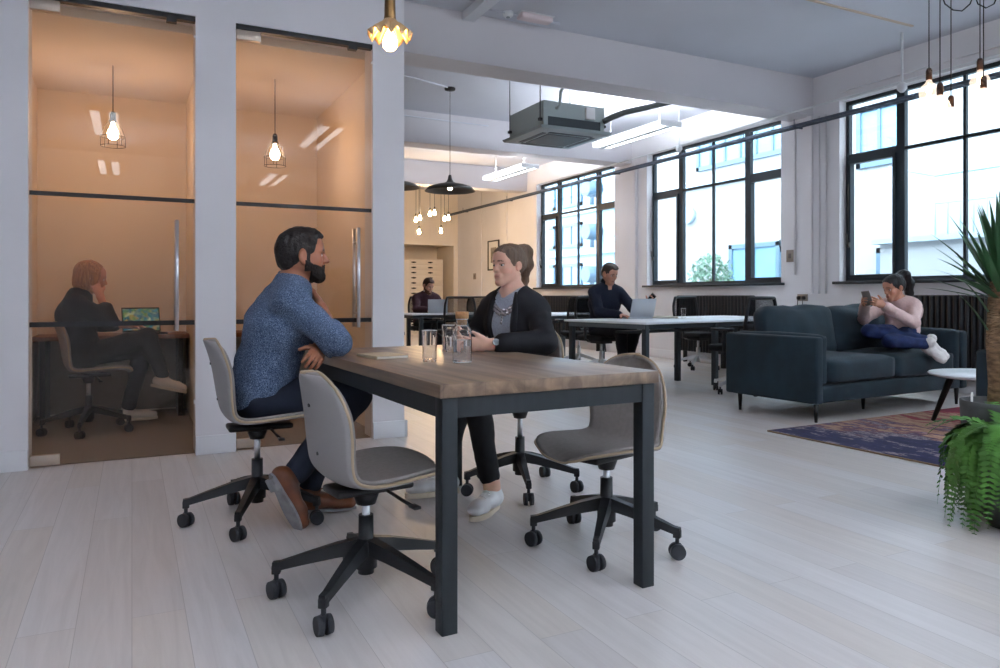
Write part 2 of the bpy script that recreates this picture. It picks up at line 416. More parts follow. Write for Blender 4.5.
# ================================================================ outside the windows
M_render = mat('white_render_wall', rgb(150,157,161), .9, var=.03, vscale=.6)
M_render2 = mat('pale_blue_render', rgb(150,178,196), .9, var=.05, vscale=.5)
M_oglass = mat('outside_glass', rgb(104,146,172), .25, var=.15, vscale=.8)
M_oframe = mat('outside_frame', rgb(84,112,132), .5)
M_cope = mat('coping_stone', rgb(150,172,186), .8)
g = MB().b2((XW+.3,-12,-.3),(40,40,-.05)).build('ground', mat('yard_paving', rgb(150,150,150), .9)); g['kind'] = 'structure'
def own(name, mb, m, root): return mb.build(name, m, root, origin=root.location)
b = empty('neighbouring_building', (13.2,8,-.05), 0, 'white rendered building with blue windows outside the right-hand windows', 'building')
own('wall', MB().b2((13,-6,-.05),(14,17.2,8.5)), M_render, b)
own('string_course', MB().b2((12.9,10.5,3.78),(13,17.2,3.9)), M_cope, b)
def owin(y0, y1, z0, z1, nx, nz, root, x=13.):
    f = MB()
    f.b2((x-.07,y0,z0),(x-.002,y0+.1,z1)); f.b2((x-.07,y1-.1,z0),(x-.002,y1,z1)); f.b2((x-.07,y0,z0),(x-.002,y1,z0+.1)); f.b2((x-.07,y0,z1-.1),(x-.002,y1,z1))
    for k in range(1, nx): yy = y0+(y1-y0)*k/nx; f.b2((x-.06,yy-.03,z0),(x-.002,yy+.03,z1))
    for k in range(1, nz): zz = z0+(z1-z0)*k/nz; f.b2((x-.06,y0,zz-.02),(x-.002,y1,zz+.02))
    fo = own('window', f, M_oframe, root)
    MB().b2((x-.03,y0+.05,z0+.05),(x-.02,y1-.05,z1-.05)).build('pane', M_oglass, fo, origin=root.location)
owin(8.95, 9.95, 3.55, 4.75, 2, 1, b); owin(8.4, 9.5, 1.35, 1.95, 2, 1, b)
owin(11.6, 14.6, 4.2, 5.9, 6, 3, b); owin(11.9, 13.45, 1.25, 2.25, 2, 1, b)
owin(4.0, 6.5, 4.2, 5.6, 3, 2, b)
vf = MB(); vf.cyl((12.88,14.9,3.12),(13,14.9,3.12),.22,n=24); own('wall_vent', vf, M_cope, b)
t = empty('outbuilding', (11.8,7.0,-.05), 0, 'low white outbuilding beyond the right-hand window, under a metal railing', 'building')
own('wall', MB().b2((11.4,3.,-.05),(12.6,8.3,1.9)), M_render, t)
own('coping', MB().b2((11.3,2.9,1.9),(12.65,8.4,1.98)), M_cope, t)
r = empty('roof_railing', (11.7,6.0,1.98), 0, 'thin metal railing on the low roof outside the right-hand window', 'railing')
m = MB()
m.tube([(11.5,3.2,2.95),(11.5,7.4,2.95),(11.5,8.2,3.2)],.022); m.tube([(11.5,3.2,2.5),(11.5,7.4,2.5)],.012)
for k in range(22): m.cyl((11.5,3.2+k*.2,1.98),(11.5,3.2+k*.2,2.95),.012,n=6)
own('bars', m, M_cope, r)
b2 = empty('tall_service_building', (13.6,22.,-.05), 0, 'bluish tower block with ducts seen through the far window', 'building')
own('wall', MB().b2((13.2,17.2,-.05),(14.5,30,12)), M_render2, b2)
for k in range(5):
    own('floor_band', MB().b2((13.05,18.,1.0+k*1.35),(13.2,24.,1.22+k*1.35)), M_cope, b2)
    dm = MB(); dm.cyl((12.7,19.4,1.7+k*1.35),(13.2,19.4,1.7+k*1.35),.26,n=20); dm.cyl((12.95,19.4,1.7+k*1.35),(12.95,19.4,1.2+k*1.35),.07); own('extract_duct', dm, M_oframe, b2)
    owin(20.3, 21.6, 1.3+k*1.35, 2.1+k*1.35, 2, 1, b2, 13.19); owin(22., 23.6, 1.3+k*1.35, 2.1+k*1.35, 3, 1, b2, 13.19)
def leaf_cloud(c, rad, n, size, seed, name, m, parent=None, origin=None):
    rnd = random.Random(seed); mb = MB()
    for i in range(n):
        while 1:
            p = V((rnd.uniform(-1,1),rnd.uniform(-1,1),rnd.uniform(-1,1)))
            if p.length < 1: break
        p = V(c)+V((p.x*rad[0],p.y*rad[1],p.z*rad[2]))
        a = V((rnd.uniform(-1,1),rnd.uniform(-1,1),rnd.uniform(-.3,1))).normalized(); u = a.orthogonal().normalized(); v = a.cross(u)
        s = size*rnd.uniform(.6,1.3)
        vs = [mb.bm.verts.new(p+x) for x in (u*s*.5-v*0, v*s*.25+a*s*.06, -u*s*.5, -v*s*.25+a*s*.06)]
        mb.bm.faces.new(vs)
    return mb.build(name, m, parent, origin=origin, fix=False)
bu = empty('shrub', (11.6,12.6,-.05), 0, 'small leafy shrub outside the middle window', 'shrub')
own('stem', MB().tube([(11.6,12.6,-.05),(11.6,12.62,.7),(11.58,12.6,1.4)],[.05,.04,.02]), mat('bark', rgb(96,80,64), .9), bu)
leaf_cloud((11.6,12.6,1.42),(.5,.52,.55),900,.11,3,'foliage',mat('shrub_leaf', rgb(96,130,112), .7),bu,bu.location)
# ================================================================ office chairs
M_shell = mat('grey_shell_plastic', rgb(144,141,140), .55)
M_uph = mat('taupe_upholstery', rgb(136,130,126), .85, var=.06, vscale=60, bump=.25, bscale=500)
M_pipe = mat('beige_piping', rgb(168,148,122), .7)
M_base = mat('black_powder_coat', rgb(24,26,29), .42)
M_wheel = mat('caster_rubber', rgb(38,41,46), .55)
PROF = [(.268,.434),(.256,.447),(.225,.458),(.17,.463),(.10,.461),(.03,.455),(-.045,.45),(-.09,.452),(-.128,.468),(-.155,.505),(-.170,.56),(-.180,.62),(-.192,.69),(-.204,.74),(-.216,.78),(-.225,.805),(-.230,.82),(-.232,.825)]
WID = [.05,.125,.185,.213,.226,.228,.222,.208,.195,.188,.19,.197,.19,.17,.138,.10,.058,.02]
def catmull(P, n):
    out = []
    for i in range(len(P)-1):
        p0 = P[max(i-1,0)]; p1 = P[i]; p2 = P[i+1]; p3 = P[min(i+2,len(P)-1)]
        for k in range(n):
            t = k/n
            out.append(tuple(.5*((2*b)+(-a+c)*t+(2*a-5*b+4*c-d)*t*t+(-a+3*b-3*c+d)*t**3) for a,b,c,d in zip(p0,p1,p2,p3)))
    out.append(P[-1]); return out
def shell_rows(scale=1., off=0., nu=18):
    pts = catmull([(p[0],p[1],w) for p,w in zip(PROF,WID)], 4); N = len(pts); rows = []
    for i,(x,z,w) in enumerate(pts):
        a = pts[max(i-1,0)]; b = pts[min(i+1,N-1)]
        tx, tz = b[0]-a[0], b[1]-a[1]; l = math.hypot(tx,tz) or 1; nx, nz = tz/l, -tx/l     # towards the sitter
        if nz < 0 and x > -.1: nx, nz = -nx, -nz
        s = i/(N-1); back = max(0, min(1, (s-.5)/.2))
        # the outermost rows are pulled in for a smaller pad
        row = []
        for k in range(nu+1):
            u = -1+2*k/nu
            dish = (.022*(1-back)+.045*back)*abs(u)**2.2
            row.append((x+nx*off+dish*(nx+(1-nx)*back), u*w*scale, z+nz*off+dish*nz*(1-back)))
        rows.append(row)
    return rows
def edge_loop(rows):
    L = [r[0] for r in rows]+rows[-1][1:-1]+[r[-1] for r in rows][::-1]+rows[0][1:-1][::-1]
    return L
def solid(o, t, offset=-1., bev=0):
    md = o.modifiers.new('thickness', 'SOLIDIFY'); md.thickness = t; md.offset = offset
    return o
def caster(mb_, p, ang):
    x, y, z = p; r = .031
    c, s = math.cos(ang), math.sin(ang)
    for sd in (-1,1):
        q0 = V((x-s*sd*.006, y+c*sd*.006, r)); q1 = V((x-s*sd*.024, y+c*sd*.024, r))
        mb_.cyl(q0,q1,r,r*.93,n=20)
    mb_.box((x,y,r+.012),(.03,.012,.04),.004,R3(z=ang))
    mb_.cyl((x,y,r+.02),(x,y,z),.008,n=8)
def star_base(root, ang0=0., R=.30, hub=.1, m_leg=None, m_wheel=None, seed=1):
    rnd = random.Random(seed); m_leg = m_leg or M_base
    for k in range(5):
        a = ang0+k*2*PI/5; c, s = math.cos(a), math.sin(a)
        rows = []
        for t,(rr,zz,hh,ww) in enumerate(((.02,.175,.05,.024),(.10,.160,.045,.021),(.20,.135,.036,.017),(R-.015,.112,.028,.014),(R+.012,.108,.03,.013))):
            rows.append([(c*rr-s*ww*u, s*rr+c*ww*u, zz+hh*(v-.5)) for u,v in ((-1,0),(1,0),(.8,1),(-.8,1))])
        lg = MB(); lg.grid(rows, closed=True); lg.bm.faces.new([v for v in lg.bm.verts[:4]]); lg.bm.faces.new([v for v in lg.bm.verts[-4:]])
        for f in lg.bm.faces: f.smooth = False
        lg.b2((-.012,-.013,.075),(.012,.013,.11)) if False else None
        lg.box((c*R,s*R,.098),(.028,.026,.03),.003,R3(z=a))
        leg = lg.build('leg', m_leg, root)
        cm = MB(); caster(cm,(c*R,s*R,.09),a+rnd.uniform(-1.2,1.2)); cm.build('caster', m_wheel or M_wheel, leg)
def make_shell_chair():
    root = empty('swivel_chair')
    mb = MB(); mb.grid(shell_rows(1.,0)); sh = solid(mb.build('shell', M_shell, root, fix=False), .011, 1.)
    mb = MB(); mb.grid(shell_rows(.965,.012)); pd = solid(mb.build('upholstery', M_uph, root, fix=False), .013, 1.)
    mb = MB(); mb.tube(edge_loop(shell_rows(.985,.008)),.0055,n=6,closed=True); mb.build('piping', M_pipe, root)
    s = MB()
    for z in (.56,.72):
        x = np.interp(z,[p[1] for p in PROF[9:]],[p[0] for p in PROF[9:]]); s.cyl((x-.0035,0,z),(x+.004,0,z),.006,n=10)
    s.build('screw', M_base, sh)
    p = MB(); p.b2((-.13,-.07,.415),(.15,.07,.44),.01); p.cyl((0,0,.37),(0,0,.42),.032,.05,n=20); p.build('seat_plate', M_base, root)
    l = MB(); l.tube([(.05,-.05,.42),(.06,-.16,.405),(.065,-.215,.40)],.006); l.box((.067,-.225,.40),(.025,.045,.01),.003); l.build('height_lever', M_base, root)
    g = MB(); g.cyl((0,0,.26),(0,0,.40),.014,n=16); g.build('gas_lift', M_chrome, root)
    c = MB(); c.cyl((0,0,.08),(0,0,.278),.027,.025,n=20); c.cyl((0,0,.10),(0,0,.19),.038,n=20); c.build('column', M_base, root)
    star_base(root)
    return root
CH_AREA = dict(group='shell chairs')
proto = make_shell_chair()
def place_chair(first, x, y, face, base, label, cat, group, dz=0.):
    """face: heading of the seat, base: heading of the first star leg (world)"""
    o = proto if first else copy_tree(proto)
    o.location = (x,y,0); o.rotation_euler = (0,0,face)
    props(o, label, cat, group)
    # keep the star where the photo shows it
    d = base-face
    for ch in ALLCH(o):
        if ch.name.split('.')[0] not in ('leg','column'): ch.location.z = dz      # each gas lift at its own height
        if ch.name.split('.')[0] == 'leg': ch.rotation_euler = (0,0,d)
    return o
place_chair(True, .712, 2.44, math.radians(8), math.radians(157), 'grey shell swivel chair nearest the camera, its empty back turned to us', 'chair', 'shell chairs round the wooden table', -.055)
place_chair(False, 1.74, 2.5, math.radians(197), math.radians(156), 'empty grey shell swivel chair at the near right corner of the wooden table', 'chair', 'shell chairs round the wooden table', -.058)
place_chair(False, .512, 3.5, math.radians(0), math.radians(175), 'grey shell swivel chair under the man in the blue jumper', 'chair', 'shell chairs round the wooden table')
place_chair(False, 1.83, 3.42, math.radians(188), math.radians(-38), 'grey shell swivel chair under the woman in the black blazer', 'chair', 'shell chairs round the wooden table', .008)
place_chair(False, -.29, 6.30, math.radians(5), math.radians(190), 'grey shell swivel chair inside the left glass booth', 'chair', 'shell chairs')
# ---------------------------------------------------------------- black mesh task chairs
def mesh_net():
    m = bpy.data.materials.new('black_mesh_net'); m.use_nodes = True; nt = m.node_tree; nt.nodes.clear()
    d = nt.nodes.new('ShaderNodeBsdfDiffuse'); d.inputs[0].default_value = rgb(26,30,34)
    t = nt.nodes.new('ShaderNodeBsdfTransparent'); mx = nt.nodes.new('ShaderNodeMixShader'); o = nt.nodes.new('ShaderNodeOutputMaterial')
    tc = nt.nodes.new('ShaderNodeTexCoord'); ck = nt.nodes.new('ShaderNodeTexChecker'); ck.inputs['Scale'].default_value = 420
    ck.inputs[1].default_value = (.55,.55,.55,1); ck.inputs[2].default_value = (.85,.85,.85,1)
    nt.links.new(tc.outputs['Object'], ck.inputs[0]); nt.links.new(ck.outputs[0], mx.inputs[0])
    nt.links.new(d.outputs[0], mx.inputs[2]); nt.links.new(t.outputs[0], mx.inputs[1]); nt.links.new(mx.outputs[0], o.inputs[0])
    return m
M_net = mesh_net(); M_task = mat('task_chair_plastic', rgb(22,26,31), .5); M_tfab = mat('task_seat_fabric', rgb(24,27,32), .9, bump=.2, bscale=300)
def make_task():
    root = empty('task_chair')
    s = MB(); s.box((.02,0,.475),(.48,.48,.075),.03,seg=4); s.build('seat', M_tfab, root)
    def bk(u, v):   # u -1..1 across, v 0..1 up
        z = .58+v*.42; w = .215+.02*math.sin(v*PI)-.035*max(0,v-.75)*2
        x = -.235-.06*v+.05*math.sin(v*PI*.9)*-1*.6+.055*u*u
        return (x, u*w, z)
    loop = [bk(-1+2*k/12,0) for k in range(13)]+[bk(1,k/10) for k in range(1,10)]+[bk(1-2*k/12,1) for k in range(13)]+[bk(-1,1-k/10) for k in range(1,10)]
    f = MB(); f.tube(loop,.018,n=8,closed=True); f.build('back_frame', M_task, root)
    n = MB(); n.grid([[bk(-1+2*k/12,v/8) for k in range(13)] for v in range(9)]); n.build('mesh_back', M_net, root, fix=False)
    l = MB(); l.grid([[tuple(V(bk(-1+2*k/12,.22+.16*j))+V((-.012-.006*j,0,0))) for k in range(13)] for j in range(2)]); solid(l.build('lumbar_band', M_task, root, fix=False), .01)
    p = MB(); p.tube([(-.05,0,.42),(-.24,0,.43),(-.30,0,.50),(-.30,0,.66)],[.03,.03,.025,.02]); p.b2((-.12,-.09,.40),(.12,.09,.44),.01); p.build('back_support', M_task, root)
    for sd in (-1,1):
        a = MB(); a.tube([(.0,sd*.20,.44),(.0,sd*.285,.46),(.0,sd*.29,.60),(.0,sd*.285,.66)],.016); a.box((.02,sd*.285,.675),(.26,.07,.03),.012); a.build('armrest', M_task, root)
    g = MB(); g.cyl((0,0,.10),(0,0,.30),.028,n=16); g.cyl((0,0,.30),(0,0,.41),.016,n=12); g.build('gas_lift', M_chrome, root)
    star_base(root, .2, .30, m_leg=M_chrome, m_wheel=M_task)
    return root
tproto = make_task(); _first = [True]
def task(x, y, face, label):
    o = tproto if _first[0] else copy_tree(tproto); _first[0] = False
    o.location = (x,y,0); o.rotation_euler = (0,0,face); props(o, label, 'chair', 'black mesh task chairs'); return o
# ================================================================ the wooden table
def table_wood():
    m = bpy.data.materials.new('grey_brown_oak_top'); m.use_nodes = True; nt = m.node_tree; L = nt.links.new; bs = nt.nodes['Principled BSDF']
    tc = nt.nodes.new('ShaderNodeTexCoord'); mp = nt.nodes.new('ShaderNodeMapping'); mp.inputs['Scale'].default_value = (16,1.3,16); L(tc.outputs['Object'], mp.inputs[0])
    n = nt.nodes.new('ShaderNodeTexNoise'); n.inputs['Scale'].default_value = 1.; n.inputs['Detail'].default_value = 8; n.inputs['Distortion'].default_value = .9; L(mp.outputs[0], n.inputs['Vector'])
    r = nt.nodes.new('ShaderNodeValToRGB'); e = r.color_ramp.elements; e[0].position = .28; e[0].color = rgb(88,74,62); e[1].position = .75; e[1].color = rgb(150,130,110)
    x = e.new(.5); x.color = rgb(122,104,88); L(n.outputs['Fac'], r.inputs[0])
    n2 = nt.nodes.new('ShaderNodeTexNoise'); n2.inputs['Scale'].default_value = 3.; n2.inputs['Detail'].default_value = 3; L(tc.outputs['Object'], n2.inputs['Vector'])
    r2 = nt.nodes.new('ShaderNodeValToRGB'); r2.color_ramp.elements[0].position = .35; r2.color_ramp.elements[0].color = (.84,.82,.80,1); r2.color_ramp.elements[1].position = .65; r2.color_ramp.elements[1].color = (1.12,1.0,.86,1); L(n2.outputs['Fac'], r2.inputs[0])
    mu = nt.nodes.new('ShaderNodeMix'); mu.data_type = 'RGBA'; mu.blend_type = 'MULTIPLY'; mu.inputs[0].default_value = 1; L(r.outputs[0], mu.inputs[6]); L(r2.outputs[0], mu.inputs[7])
    wv = nt.nodes.new('ShaderNodeTexBrick'); wv.inputs['Scale'].default_value = 1; wv.inputs['Brick Width'].default_value = 50; wv.inputs['Row Height'].default_value = .14; wv.inputs['Mortar Size'].default_value = .001; wv.inputs['Color1'].default_value = (.86,.86,.86,1); wv.inputs['Color2'].default_value = (1,1,1,1); wv.inputs['Mortar'].default_value = (.6,.58,.55,1)
    mp2 = nt.nodes.new('ShaderNodeMapping'); mp2.inputs['Rotation'].default_value = (0,0,PI/2); L(tc.outputs['Object'], mp2.inputs[0]); L(mp2.outputs[0], wv.inputs['Vector'])
    mu2 = nt.nodes.new('ShaderNodeMix'); mu2.data_type = 'RGBA'; mu2.blend_type = 'MULTIPLY'; mu2.inputs[0].default_value = .7; L(mu.outputs[2], mu2.inputs[6]); L(wv.outputs['Color'], mu2.inputs[7])
    L(mu2.outputs[2], bs.inputs['Base Color']); bs.inputs['Roughness'].default_value = .36
    b = nt.nodes.new('ShaderNodeBump'); b.inputs['Strength'].default_value = .25; b.inputs['Distance'].default_value = .002; L(n.outputs['Fac'], b.inputs['Height']); L(b.outputs[0], bs.inputs['Normal'])
    return m
M_twood = table_wood(); M_tleg = mat('raw_black_steel', rgb(32,38,42), .5, .2, var=.15, vscale=30, stretch=(1,1,.1))
TAB = empty('meeting_table', (.828,2.04,0), math.radians(2.0), 'big wooden meeting table with black steel legs in the foreground', 'table')
TW, TL, TZ = .815, 1.62, .757
MB().b2((-.012,-.012,TZ-.042),(TW+.012,TL,TZ),.003).build('tabletop', M_twood, TAB)
f = MB(); q = .052
for y in (0., TL-q-.012): f.b2((q,y+.004,TZ-.106),(TW-q,y+q-.004,TZ-.0425))
for x in (0., TW-q): f.b2((x+.004,q,TZ-.106),(x+q-.004,TL-q-.012,TZ-.0425))
f.build('frame', M_tleg, TAB)
for x in (0., TW-q):
    for y in (0., TL-q-.012):
        MB().b2((x,y,0),(x+q,y+q,TZ-.0425),.0025).build('leg', M_tleg, TAB)
# ================================================================ white desks
M_dtop = mat('white_desk_top', rgb(236,238,241), .35); M_dleg = mat('dark_grey_desk_steel', rgb(38,46,52), .45); M_dleg2 = mat('grey_desk_steel', rgb(92,100,106), .4)
def desk(name, loc, rz, L_, W_, label, legs_x, grey_end=False, extras=True, z=.745):
    r = empty(name, loc, rz, label, 'desk', 'white desks')
    MB().b2((0,0,z-.024),(L_,W_,z),.003).build('desktop', M_dtop, r)
    f = MB()
    for y in (.05, W_-.09): f.b2((.05,y,z-.075),(L_-.05,y+.04,z-.0245))
    f.build('rail', M_dleg, r)
    e = MB(); e.b2((.03,.05,z-.075),(.07,W_-.05,z-.0245)); e.build('end_rail', M_dleg2 if grey_end else M_dleg, r)
    for x in legs_x:
        for y in (.04, .58 if x == 1.2 and L_ > 2 else W_-.1):
            MB().b2((x,y,0),(x+.055,y+.06,z-.0245),.003).build('leg', M_dleg, r)
    if extras:
        MB().b2((.3,W_/2-.1,z-.15),(L_-.3,W_/2+.1,z-.12)).build('cable_tray', M_dleg, r)
    return r
D1 = desk('bench_desk', (4.77,6.14,0), math.radians(10), 3.0, 1.28, 'white bench desk where the man in navy works, in front of the middle window', (.04,1.2,2.9), True)
so = MB(); so.b2((.24,.28,.655),(.40,.36,.685),.004); so.b2((.44,.28,.655),(.56,.36,.685),.004); so.build('socket_strip', M_dtop, D1)
D2 = desk('bench_desk.001', (5.32,9.45,0), 0, 1.3, 1.3, 'white desk behind the woman in the blazer, below the far window', (.04,1.2), False)
D3 = desk('bench_desk.002', (3.86,10.74,0), math.radians(2), 1.36, .66, 'far white desk where the man in the maroon jumper works', (.15,1.27), False)
# chairs at the desks
task(7.1, 7.97, math.radians(-85), 'black mesh task chair on the window side of the bench desk, beside the glass')
task(5.74, 5.78, math.radians(97), 'black mesh task chair half hidden behind the dark sofa')
task(5.50, 8.02, math.radians(-80), 'black mesh task chair under the man in navy')
task(4.48, 11.75, math.radians(-92), 'black mesh task chair under the man in the maroon jumper')
task(4.36, 10.22, math.radians(84), 'black mesh task chair with its back to us at the far white desk')
task(5.55, 10.98+.75, math.radians(-100), 'black mesh task chair partly hidden behind the blazer woman, at the far white desk')
task(5.75, 8.95, math.radians(75), 'black mesh task chair just right of the blazer woman')
task(3.25, 10.35, math.radians(15), 'black mesh task chair cut off by the edge of the white pier')
# ================================================================ sofa
M_velvet = mat('blue_black_velvet', rgb(17,38,48), .8, var=.25, vscale=5, sheen=.06, bump=.1, bscale=200)
M_sleg = mat('black_wood_leg', rgb(16,15,15), .4)
SOFA = empty('sofa', (4.87,4.10,0), math.radians(3.5), 'dark blue velvet two-seat sofa with the reading woman on it', 'sofa')
SL, SD = 2.2, .95
def cushion(c, size, bev, puff, seed, tilt=0., crease=0.):
    """puffed box: subdivided rounded cube"""
    mb = MB(); bmesh.ops.create_cube(mb.bm, size=2.)
    bmesh.ops.subdivide_edges(mb.bm, edges=mb.bm.edges[:], cuts=11, use_grid_fill=True)
    R = R3(x=tilt)
    for v in mb.bm.verts:
        p = v.co.copy(); q = V((0,0,0))
        for k in range(3):
            a, b = [p[j] for j in range(3) if j != k]
            q[k] = p[k]
        h = [size[k]/2 for k in range(3)]; pos = V((q[0]*h[0],q[1]*h[1],q[2]*h[2]))
        inner = V([max(-h[k]+bev, min(h[k]-bev, pos[k])) for k in range(3)]); d = pos-inner
        if d.length > 1e-6: pos = inner+d.normalized()*bev
        for k in range(3):
            a, b = [q[j] for j in range(3) if j != k]
            if abs(q[k]) > .5: pos[k] += math.copysign(puff[k]*(1-a*a)*(1-b*b), q[k])
        nz = mnoise.noise_vector(pos*4+V((seed,0,0)))*.008
        if crease: nz += mnoise.noise_vector(V((pos.x*9+seed,pos.y*3,pos.z*3)))*crease
        v.co = R @ (pos+nz) + V(c)
    for f in mb.bm.faces: f.smooth = True
    return mb
for i, x in enumerate((0., SL-.17)):
    a = MB(); a.box((x+.045 if i == 0 else x+.125,SD/2,.42),(.09,SD,.54),.022,seg=4); am = a.build('arm', M_velvet, SOFA)
    cushion((x+.125 if i == 0 else x+.045,SD/2-.01,.50),(.095,SD-.06,.41),.035,(.004,.0,.008),3+i).build('arm_pad', M_velvet, am)
b = MB(); b.box((SL/2,SD-.09,.42),(SL-.2,.18,.54),.03,seg=4); b.build('back', M_velvet, SOFA)
b = MB(); b.box((SL/2,SD/2-.06,.225),(SL-.17,SD-.16,.145),.02,seg=3); b.build('seat_base', M_velvet, SOFA)
sw = (SL-.36)/2
for i in range(2):
    cushion((.18+sw*(i+.5),.38,.40),(sw-.006,.74,.20),.045,(.004,.016,.028),10+i).build('seat_cushion', M_velvet, SOFA)
    cushion((.18+sw*(i+.5),.70,.69),(sw+.02,.20,.46),.075,(.01,.06,.02),20+i,tilt=-.2,crease=.012).build('back_cushion', M_velvet, SOFA)
for x, y in ((.06,.05),(SL-.10,.05),(.06,SD-.12),(SL-.10,SD-.12),(SL/2-.05,.3)):
    MB().cyl((x,y,.16),(x,y-.0,0),.021,.012,n=12).build('leg', M_sleg, SOFA)
# armchair
AC = empty('armchair', (4.62,1.95,.012), 0, 'dark velvet armchair half hidden behind the yucca trunk', 'armchair')
for i, x in enumerate((.05,.75)):
    MB().box((x,.38,.43),(.10,.80,.50),.025,seg=4).build('arm', M_velvet, AC)
MB().box((.4,.06,.47),(.62,.14,.58),.03,seg=4).build('back', M_velvet, AC)
MB().box((.4,.42,.25),(.62,.66,.14),.02).build('seat_base', M_velvet, AC)
cushion((.4,.46,.39),(.59,.60,.17),.04,(.0,.01,.02),5).build('seat_cushion', M_velvet, AC)
for x in (.05,.75):
    for y in (.05,.72): MB().cyl((x,y,.19),(x,y,0),.02,.012,n=12).build('leg', M_sleg, AC)
# coffee table
CT = empty('coffee_table', (6.02,3.42,.012), .3, 'round white coffee table with splayed black legs in front of the sofa', 'table')
t = MB(); t.lathe([(0,.372),(.40,.372),(.43,.38),(.438,.392),(.43,.40),(0,.40)],n=64); t.build('tabletop', M_dtop, CT)
for k in range(3):
    a = math.radians(126+120*k)-.3; c, s = math.cos(a), math.sin(a)
    MB().cyl((c*.27,s*.27,.372),(c*.40,s*.40,0),.028,.016,n=16).build('leg', M_sleg, CT)
# rug
def rug_mat():
    m = bpy.data.materials.new('faded_overdyed_rug'); m.use_nodes = True; nt = m.node_tree; L = nt.links.new; bs = nt.nodes['Principled BSDF']
    tc = nt.nodes.new('ShaderNodeTexCoord'); sp = nt.nodes.new('ShaderNodeSeparateXYZ'); L(tc.outputs['Object'], sp.inputs[0])
    def noise(sc, st=(1,1,1), det=6):
        mp = nt.nodes.new('ShaderNodeMapping'); mp.inputs['Scale'].default_value = st; L(tc.outputs['Object'], mp.inputs[0])
        n = nt.nodes.new('ShaderNodeTexNoise'); n.inputs['Scale'].default_value = sc; n.inputs['Detail'].default_value = det; n.inputs['Roughness'].default_value = .7; L(mp.outputs[0], n.inputs['Vector']); return n
    def math_(op, a, b):
        q = nt.nodes.new('ShaderNodeMath'); q.operation = op
        for i, x in enumerate((a, b)):
            if isinstance(x, (int,float)): q.inputs[i].default_value = x
            else: L(x, q.inputs[i])
        return q.outputs[0]
    n1 = noise(2.2, (1,.55,1)); n2 = noise(14, (1,.35,1)); n3 = noise(60, (1,.5,1), 2)
    # across the rug: navy along the left edge, sand in the middle, crimson to the right
    a = math_('ADD', math_('MULTIPLY', sp.outputs['X'], .33), math_('MULTIPLY', math_('SUBTRACT', n1.outputs['Fac'], .5), 1.5))
    a = math_('ADD', a, math_('MULTIPLY', math_('SUBTRACT', n2.outputs['Fac'], .5), 1.0))
    a = math_('ADD', a, math_('MULTIPLY', sp.outputs['Y'], .10))
    r = nt.nodes.new('ShaderNodeValToRGB'); e = r.color_ramp.elements
    e[0].position = .0; e[0].color = rgb(36,40,72); e[1].position = 1; e[1].color = rgb(120,24,52)
    for p, c in ((.26,(52,52,88)),(.33,(172,160,160)),(.38,(64,56,90)),(.46,(120,76,84)),(.54,(186,152,126)),(.66,(176,140,116)),(.74,(140,66,72)),(.86,(150,34,60))):
        x = e.new(p); x.color = rgb(*c)
    L(a, r.inputs[0])
    mx = nt.nodes.new('ShaderNodeMix'); mx.data_type = 'RGBA'; mx.blend_type = 'OVERLAY'; mx.inputs[0].default_value = .5; L(r.outputs[0], mx.inputs[6]); L(n3.outputs['Fac'], mx.inputs[7])
    L(mx.outputs[2], bs.inputs['Base Color']); bs.inputs['Roughness'].default_value = .95
    b = nt.nodes.new('ShaderNodeBump'); b.inputs['Strength'].default_value = .4; b.inputs['Distance'].default_value = .004; L(n3.outputs['Fac'], b.inputs['Height']); L(b.outputs[0], bs.inputs['Normal'])
    return m
RUG = empty('rug', (4.33,1.9,0), math.radians(1.5), 'faded navy, sand and crimson rug under the coffee table', 'rug')
MB().b2((0,0,.0005),(2.7,2.14,.012),.003).build('pile', rug_mat(), RUG)
MB().tube([(0,0,.006),(2.7,0,.006),(2.7,2.14,.006),(0,2.14,.006)],.006,n=6,closed=True).build('binding', mat('jute_binding', rgb(150,124,92), .9), RUG)
# ================================================================ radiators
M_rad = mat('black_radiator', rgb(22,25,30), .45)
def radiator(y0, y1, label):
    r = empty('column_radiator', (XW-.09,(y0+y1)/2,0), 0, label, 'radiator', 'black column radiators'); o = V(r.location)
    n = int((y1-y0)/.062); m = MB()
    for k in range(n):
        y = y0+(k+.5)*(y1-y0)/n
        m.box((XW-.09,y,.60),(.13,.044,.86),.02,seg=3)
    for z in (.22,.98): m.tube([(XW-.09,y0+.02,z),(XW-.09,y1-.02,z)],.02)
    m.build('columns', M_rad, r, origin=o)
    f = MB()
    for y in (y0+.15,y1-.15): f.b2((XW-.12,y-.015,0),(XW-.06,y+.015,.22))
    f.tube([(XW-.09,y0+.03,.22),(XW-.09,y0-.06,.22),(XW-.06,y0-.06,0.)],.012); f.tube([(XW-.09,y1-.03,.22),(XW-.09,y1+.06,.22),(XW-.06,y1+.06,0.)],.012)
    f.build('feet_and_pipes', M_rad, r, origin=o)
radiator(3.55, 5.45, 'black column radiator behind the reading woman')
radiator(7.55, 9.1, 'black column radiator below the middle window, behind the desk glass')
radiator(11.2, 13.3, 'black column radiator below the far window')
